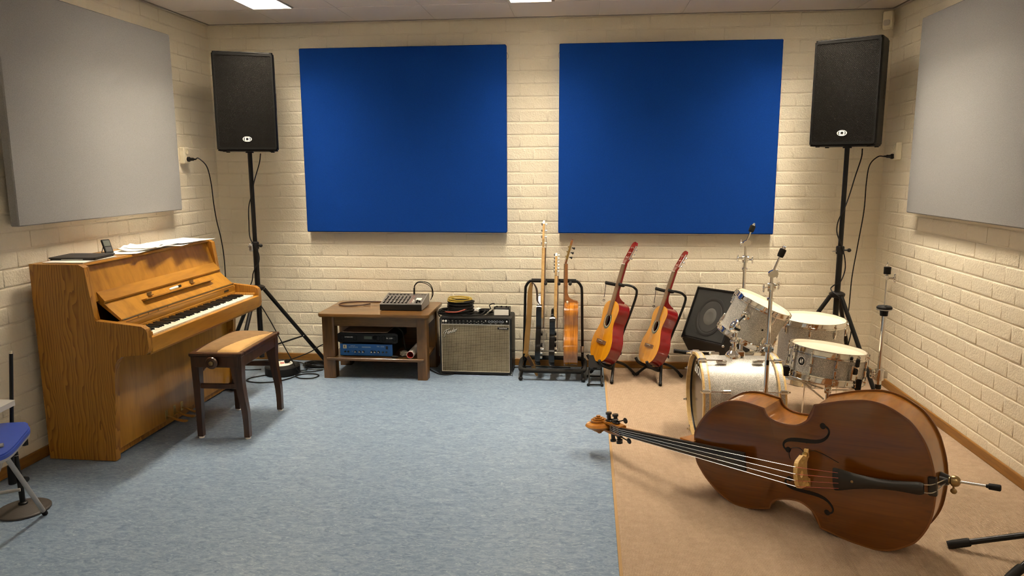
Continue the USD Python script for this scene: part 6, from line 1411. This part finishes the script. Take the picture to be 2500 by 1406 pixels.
# pegbox, scroll, tuning machines
Zs = hz(nx0)
SLP = frame((nx0 - .006, 0, Zs - .012), unit((-1, 0, -.30)), (0, -1, 0), unit((-.30, 0, 1)) * V(1, 1, 1))
SLP[:3, 0] = unit((-1, 0, -.30)); SLP[:3, 2] = unit((-.30, 0, 1)); SLP[:3, 1] = np.cross(SLP[:3, 2], SLP[:3, 0])
def pg(m): return xf(m, SLP)
pb = []
for s in (-1, 1):
    pb.append(pg(hull([(x, s * (w - i * .009), z) for (x, w, z0, z1) in ((.0, .028, -.034, .006), (.10, .031, -.046, .008), (.175, .025, -.036, .004)) for i in (0, 1) for z in (z0, z1)])))
pb.append(pg(hull([(x, s * w, z) for (x, w, z0, z1) in ((.0, .024, -.040, -.026), (.10, .026, -.052, -.040), (.178, .022, -.045, -.03)) for s in (-1, 1) for z in (z0, z1)])))
bs.add('pegbox', pb, m_brib, smooth=30)
sp = []
for i in range(46):
    a = i / 45 * 4.6 * PI / 2 * 1.25; r = .052 * (1 - i / 45) ** .9 + .010
    sp.append((.205 + r * math.cos(a + PI * .95) , 0, -.004 + r * math.sin(a + PI * .95) * -1, r))
sc = bs.add('scroll', [pg(tube(np.array([(x, 0, z) for x, y, z, r in sp]), [max(.006, r * .30) for *_, r in sp], 8, flat=(2.0, 1.0), up=(0, 1, 0)))] + [pg(cyl((.205, -w, -.004), (.205, w, -.004), r, n=20)) for r, w in ((.046, .028), (.034, .036), (.021, .043), (.012, .052))] + [pg(hull([(.165, s * .022, z) for s in (-1, 1) for z in (-.04, .0)] + [(.195, s * .024, z) for s in (-1, 1) for z in (-.045, .02)]))], m_brib, smooth=35)
for i, (xx, s) in enumerate(((.045, 1), (.10, 1), (.065, -1), (.125, -1))):
    # gear shaft out of the pegbox cheek, worm with its ear-shaped key towards the body
    a = V(xx, s * .026, -.020)
    k = bs.add('tuning_machine', [pg(cyl(a, a + V(0, s * .045, 0), .0115, n=16)), pg(cyl(a + V(0, s * .045, 0), a + V(0, s * .056, 0), .0175, n=20)), pg(bx(xx - .026, xx + .02, min(s * .030, s * .040), max(s * .030, s * .040), -.034, -.006, .003))], m_ebon)
    kk = a + V(-.030, s * .020, -.004); ke = a + V(-.058, s * .030 + .0, .010 if i % 2 else -.012)
    bs.add('tuning_key', [pg(cyl(a + V(-.005, s * .016, -.002), kk, .0042, n=8)), pg(cyl(kk, ke, .0036, n=8)), pg(ball(ke + V(-.014, 0, 0), .0185, 1.0, .28 if i % 2 else .9, .9 if i % 2 else .28, n=2))], m_ebon, under=k)
for i in range(4):
    bs.add('peg_shaft', pg(cyl((.045 + i * .032, -.026, -.016), (.045 + i * .032, .026, -.016), .0075, n=12)), m_darkbrass)
# bridge: feet on the top, curved crown under the strings
bxp = .232
crown = [(-.062, .128), (-.058, .140), (-.036, .156), (-.012, .164), (.012, .166), (.036, .162), (.058, .150), (.066, .140)]
brp = Polygon([(-.085, .026), (-.085, .034), (-.070, .040), (-.058, .060), (-.070, .085), (-.066, .105)] + crown + [(.072, .112), (.076, .088), (.062, .062), (.074, .040), (.088, .034), (.088, .026), (.050, .026), (.048, .036), (.034, .052), (.0, .058), (-.032, .052), (-.046, .036), (-.048, .026)])
brp = brp.difference(Point(0, .118).buffer(.016)).difference(affinity.translate(affinity.scale(Point(0, 0).buffer(1), .009, .018), -.046, .098)).difference(affinity.translate(affinity.scale(Point(0, 0).buffer(1), .009, .018), .050, .100))
bs.add('bridge', xf(ext(brp.buffer(-.001).buffer(.001), .018), frame((bxp + .009, 0, 0), (0, 1, 0), (0, 0, 1), (1, 0, 0)) @ tr(0, 0, -.018)), m_pale, smooth=30)
for s in (-1, 1): bs.add('bridge_adjuster', xf(lathe([(.005, 0), (.013, .001), (.013, .006), (.005, .007)], 16), tr(bxp, s * .066, .046)), m_brass)
# tailpiece, strings, end pin
tp0, tp1 = .372, .706
ths = lambda x: .118 - (x - tp0) / (tp1 - tp0) * .058
def tailp():
    st = [(0, .046), (.02, .050), (.10, .046), (.25, .034), (.45, .024), (.65, .021), (.82, .024), (.95, .027), (1, .022)]
    P, f = [], []; n = 9
    q = spl(st, 3)
    for a, w in q:
        x = tp0 + a * (tp1 - tp0)
        for i in range(n):
            u = -1 + 2 * i / (n - 1); P.append((x, w * u, ths(x) - .010 * u * u))
        P += [(x, w * .9, ths(x) - .020), (x, -w * .9, ths(x) - .020)]
    k = n + 2
    for i in range(len(q) - 1):
        for j in range(k):
            a, b = i * k + j, i * k + (j + 1) % k; f += [(a, a + k, b + k), (a, b + k, b)]
    for e in (0, (len(q) - 1) * k):
        for j in range(1, k - 1): f.append((e, e + j, e + j + 1) if e == 0 else (e, e + j + 1, e + j))
    m = trimesh.Trimesh(np.array(P), np.array(f), process=False)
    if m.volume < 0: m.invert()
    return m
tlp = bs.add('tailpiece', tailp(), m_ebon, smooth=30)
bs.add('tailpiece_inlay', [xf(lathe([(0, 0), (.006, .0), (.005, .002), (0, .0022)], 14), tr(tp0 + .075, 0, ths(tp0 + .075) - .0006))], m_darkbrass, under=tlp)
ys = (.036, .012, -.012, -.036); cz = (.162, .1665, .1655, .158)
m_str1 = plain('wound_string', (.74, .72, .68), .28, .9); m_str2 = plain('red_silk_winding', (.42, .075, .05), .6)
for y, z in zip(ys, cz):
    bs.add('string', tube([(nx0 - .10, y * .4, Zs - .038), (nx0 - .004, y * .42, Zs + .004), (bxp, y * 1.25, z)], .0012, 6), m_str1, smooth=False)
    bs.add('string_silk', tube([(bxp, y * 1.25, z), (tp0 + .025, y * .95, ths(tp0) + .001)], .0012, 6), m_str2, label='red silk end of the string', smooth=False)
for s in (-1, 1):
    bs.add('tail_wire', tube(spl([(tp1 - .015, s * .016, ths(tp1) - .012), (tp1 + .02, s * .017, .040), (.741, s * .016, .010), (.752, s * .010, -.05), (.760, s * .006, RIB * -.5)], 6), .0022, 6), m_steel)
bs.add('saddle', bx(.712, .744, -.040, .040, -.012, .014, .004), m_ebon)
EZ = -RIB * .5
bs.add('end_block', lathe([(0, 0), (.030, 0), (.026, .012), (.020, .030), (0, .031)], 24, frame((.735, 0, EZ), (0, 1, 0), (0, 0, 1), (1, 0, 0))), m_ebon)
ep = bs.add('endpin_collar', lathe([(0, .028), (.014, .028), (.014, .034), (.022, .040), (.024, .052), (.020, .064), (.012, .070), (0, .070)], 24, frame((.735, 0, EZ), (0, 1, 0), (0, 0, 1), (1, 0, 0))), m_darkbrass)
bs.add('endpin_screw', [cyl((.780, -.010, EZ), (.780, -.034, EZ), .004, n=8), ball((.780, -.044, EZ), .014, .9, .9, .35)], m_darkbrass, under=ep)
bs.add('endpin_rod', cyl((.80, 0, EZ), (.912, 0, EZ), .0052, n=12), m_steel)
bs.add('endpin_tip', lathe([(0, 0), (.007, 0), (.008, .008), (.0125, .010), (.0135, .046), (.0115, .050), (0, .050)], 18, frame((.895, 0, EZ), (0, 1, 0), (0, 0, 1), (1, 0, 0))), m_rubber)
bs.add('pickup_lead', tube([(*p, htop(*p) + .0018) for p in spl([(.222, .060), (.208, .078), (.190, .084), (.163, .078), (.150, .056), (.152, .036), (.158, .028)], 6)] , .0013, 5), m_cable)
bs.add('pickup_lead', tube([(*p, htop(*p) + .0018) for p in spl([(.222, .060), (.255, .082), (.29, .078), (.33, .064), (.37, .046)], 6)], .0013, 5), m_cable)

# ------------------------------------------------------------------ at the left edge: microphone stand, folding chair, small table
mx, my = .385, -2.835
t = Thing('microphone_stand', 'black round-base microphone stand behind the blue chair', 'microphone stand', at=(mx, my, 0))
t.add('base', lathe([(0, 0), (.112, 0), (.116, .004), (.116, .010), (.108, .015), (.030, .030), (.022, .034), (0, .034)], 48, tr(mx, my, 0)), plain('cast_iron_base', (.055, .045, .038), .5, bump=(300, .0008)))
t.add('base_boss', lathe([(0, .030), (.021, .032), (.020, .042), (.013, .046), (0, .046)], 24, tr(mx, my, 0)), m_black)
lean = V(-.02, .012, 0)
t.add('lower_tube', tube([V(mx, my, .03), V(mx, my, .19) + lean * .5], .0125, 14), m_blackpaint)
t.add('upper_tube', tube([V(mx, my, .18) + lean * .5, V(mx, my, .315) + lean], .0105, 14), m_blackpaint)
t.add('ring', ring(.012, .002, 20, 6, tr(mx + lean[0] * .85, my + lean[1] * .85, .275)), m_steel)
t.add('height_knob', [cyl(V(mx, my, .165), V(mx + .035, my - .01, .165), .006), cyl(V(mx + .028, my - .008, .165), V(mx + .046, my - .012, .165), .013, n=12)], m_black)
c = V(mx, my, .335) + lean
bm = t.add('boom_clutch', [cyl(c + V(-.035, -.03, .0), c + V(.0, .0, .0), .024, n=20), cyl(c + V(.0, .0, 0), c + V(.022, .02, 0), .016, n=16), bx(c[0] - .014, c[0] + .014, c[1] - .014, c[1] + .014, c[2] - .04, c[2] + .01, .005)], m_black)
t.add('clutch_knob', lathe([(0, 0), (.022, .002), (.024, .012), (.022, .026), (0, .028)], 12, frame(c + V(.022, .018, 0), unit((-.7, .7, 0)), (0, 0, 1), unit((.7, .7, 0)))), m_black, under=bm)
b0, b1 = c + V(-.028, -.012, -.19), c + V(.004, -.03, .46)
b0, b1 = V(.362, -2.857, .150), V(.433, -2.857, .785)
t.add('boom_arm', tube([b0, b1], .0085, 12), m_blackpaint)
t.add('counterweight', tube([b0 + V(0, 0, -.005), b0 + V(.003, 0, .085)], .0165, 14), m_rubber)
t.add('boom_tip', tube([b1, b1 + V(.001, 0, .012)], [.0095, .0065], 10), m_steel)
m_frame = plain('grey_painted_steel', (.34, .33, .315), .4, .3)
m_seat = plain('blue_plastic_seat', (.028, .070, .40), .42, bump=(300, .0006))
ch = Thing('folding_chair', 'grey framed folding chair with a blue seat at the left edge', 'chair', at=(.60, -3.25, 0))
sq = Polygon(spl([(.535, -2.925), (.50, -2.90), (.40, -2.93), (.31, -3.0), (.28, -3.10), (.36, -3.28), (.50, -3.40), (.62, -3.385), (.70, -3.30), (.70, -3.22), (.625, -3.055), (.585, -2.975), (.535, -2.925)], 4)[:-1]).buffer(0)
ch.add('seat', cat(ext(sq.buffer(-.006), .006, tr(0, 0, .468)), ext(sq, .016, tr(0, 0, .452)), ), m_seat, smooth=40)
ch.add('seat_rim', ext(sq.buffer(-.002), .012, tr(0, 0, .440)), m_frame)
def bar2(p, q, r=.0105): return tube([V(*p), V(*q)], r, 12)
f1 = V(.522, -2.868, .006)
ch.add('front_leg', bar2(f1, (.605, -3.160, .432)), m_frame)
ch.add('front_leg', bar2((.26, -3.02, .006), (.40, -3.38, .430)), m_frame)
ch.add('rear_leg', bar2((.60, -3.44, .006), (.50, -3.00, .432)), m_frame)
ch.add('rear_leg', bar2((.40, -3.55, .006), (.33, -3.14, .432)), m_frame)
ch.add('cross_bar', bar2((.485, -2.955, .165), (.225, -3.115, .165), .008), m_frame)
ch.add('cross_bar', bar2((.562, -3.27, .17), (.38, -3.39, .17), .008), m_frame)
ch.add('back_post', [bar2((.56, -3.36, .430), (.56, -3.45, .86)), bar2((.36, -3.32, .430), (.32, -3.44, .86))], m_frame)
ch.add('backrest', hull([(x, y, z) for x, y in ((.57, -3.425), (.31, -3.42), (.57, -3.445), (.31, -3.44)) for z in (.68, .86)]), m_seat)
ch.add('arm_tube', bar2((.45, -3.295, .4835), (.648, -3.200, .4835), .0085), m_frame)
ch.add('foot_cap', [tube([f1, f1 + (V(.605, -3.160, .432) - f1) * .05], .0125, 10)] + [tube([V(*a), V(*a) + (V(*b) - V(*a)) * .05], .0125, 10) for a, b in (((.26, -3.02, .006), (.40, -3.38, .430)), ((.60, -3.44, .006), (.50, -3.00, .432)), ((.40, -3.55, .006), (.33, -3.14, .432)))], m_rubber)
tt_ = Thing('side_table', 'light grey table corner reaching into view behind the blue chair', 'table', at=(.22, -3.1, 0))
m_greytop = plain('grey_laminate', (.50, .49, .47), .45)
tt_.add('tabletop', ext(Polygon([(.452, -2.886), (.06, -2.875), (.05, -3.24), (.478, -3.24), (.472, -3.02)]).buffer(-.008).buffer(.008), .024, tr(0, 0, .548)), m_greytop)
for x, y in ((.10, -2.93), (.10, -3.19), (.23, -2.93), (.21, -3.19)): tt_.add('leg', cyl((x, y, 0), (x, y, .548), .014), m_frame)
sheet('paper_sheet', .735, -3.50, .30, .21, 4, .001, 'white sheet of paper on the floor at the bottom left corner', 'paper')
# bottom right: feet of a tripod standing outside the picture
t = Thing('tripod_stand', 'black tripod stand feet reaching in at the bottom right corner', 'stand', at=(5.02, -2.86, RUG))
hb = V(5.03, -2.88, .52)
for e in ((4.640, -2.790, RUG + .016), (4.745, -3.04, RUG + .016), (5.22, -2.60, RUG + .016)):
    e = V(*e); lg = t.add('leg', tube([hb * .0 + V(hb[0], hb[1], .155) * .97 + e * .03, e], .0125, 12), m_blackpaint)
    d = unit(V(hb[0], hb[1], .155) - e)
    t.add('rubber_foot', tube([e + d * .075, e + d * .070, e + d * .01, e - d * .012], [.0155, .0185, .0185, .0165], 14), m_rubber, under=lg)
t.add('hub', lathe([(0, -.03), (.028, -.028), (.028, .028), (0, .03)], 20, tr(hb[0], hb[1], .155)), m_black)
t.add('pole', cyl((hb[0], hb[1], .12), (hb[0], hb[1], 1.1), .014), m_blackpaint)
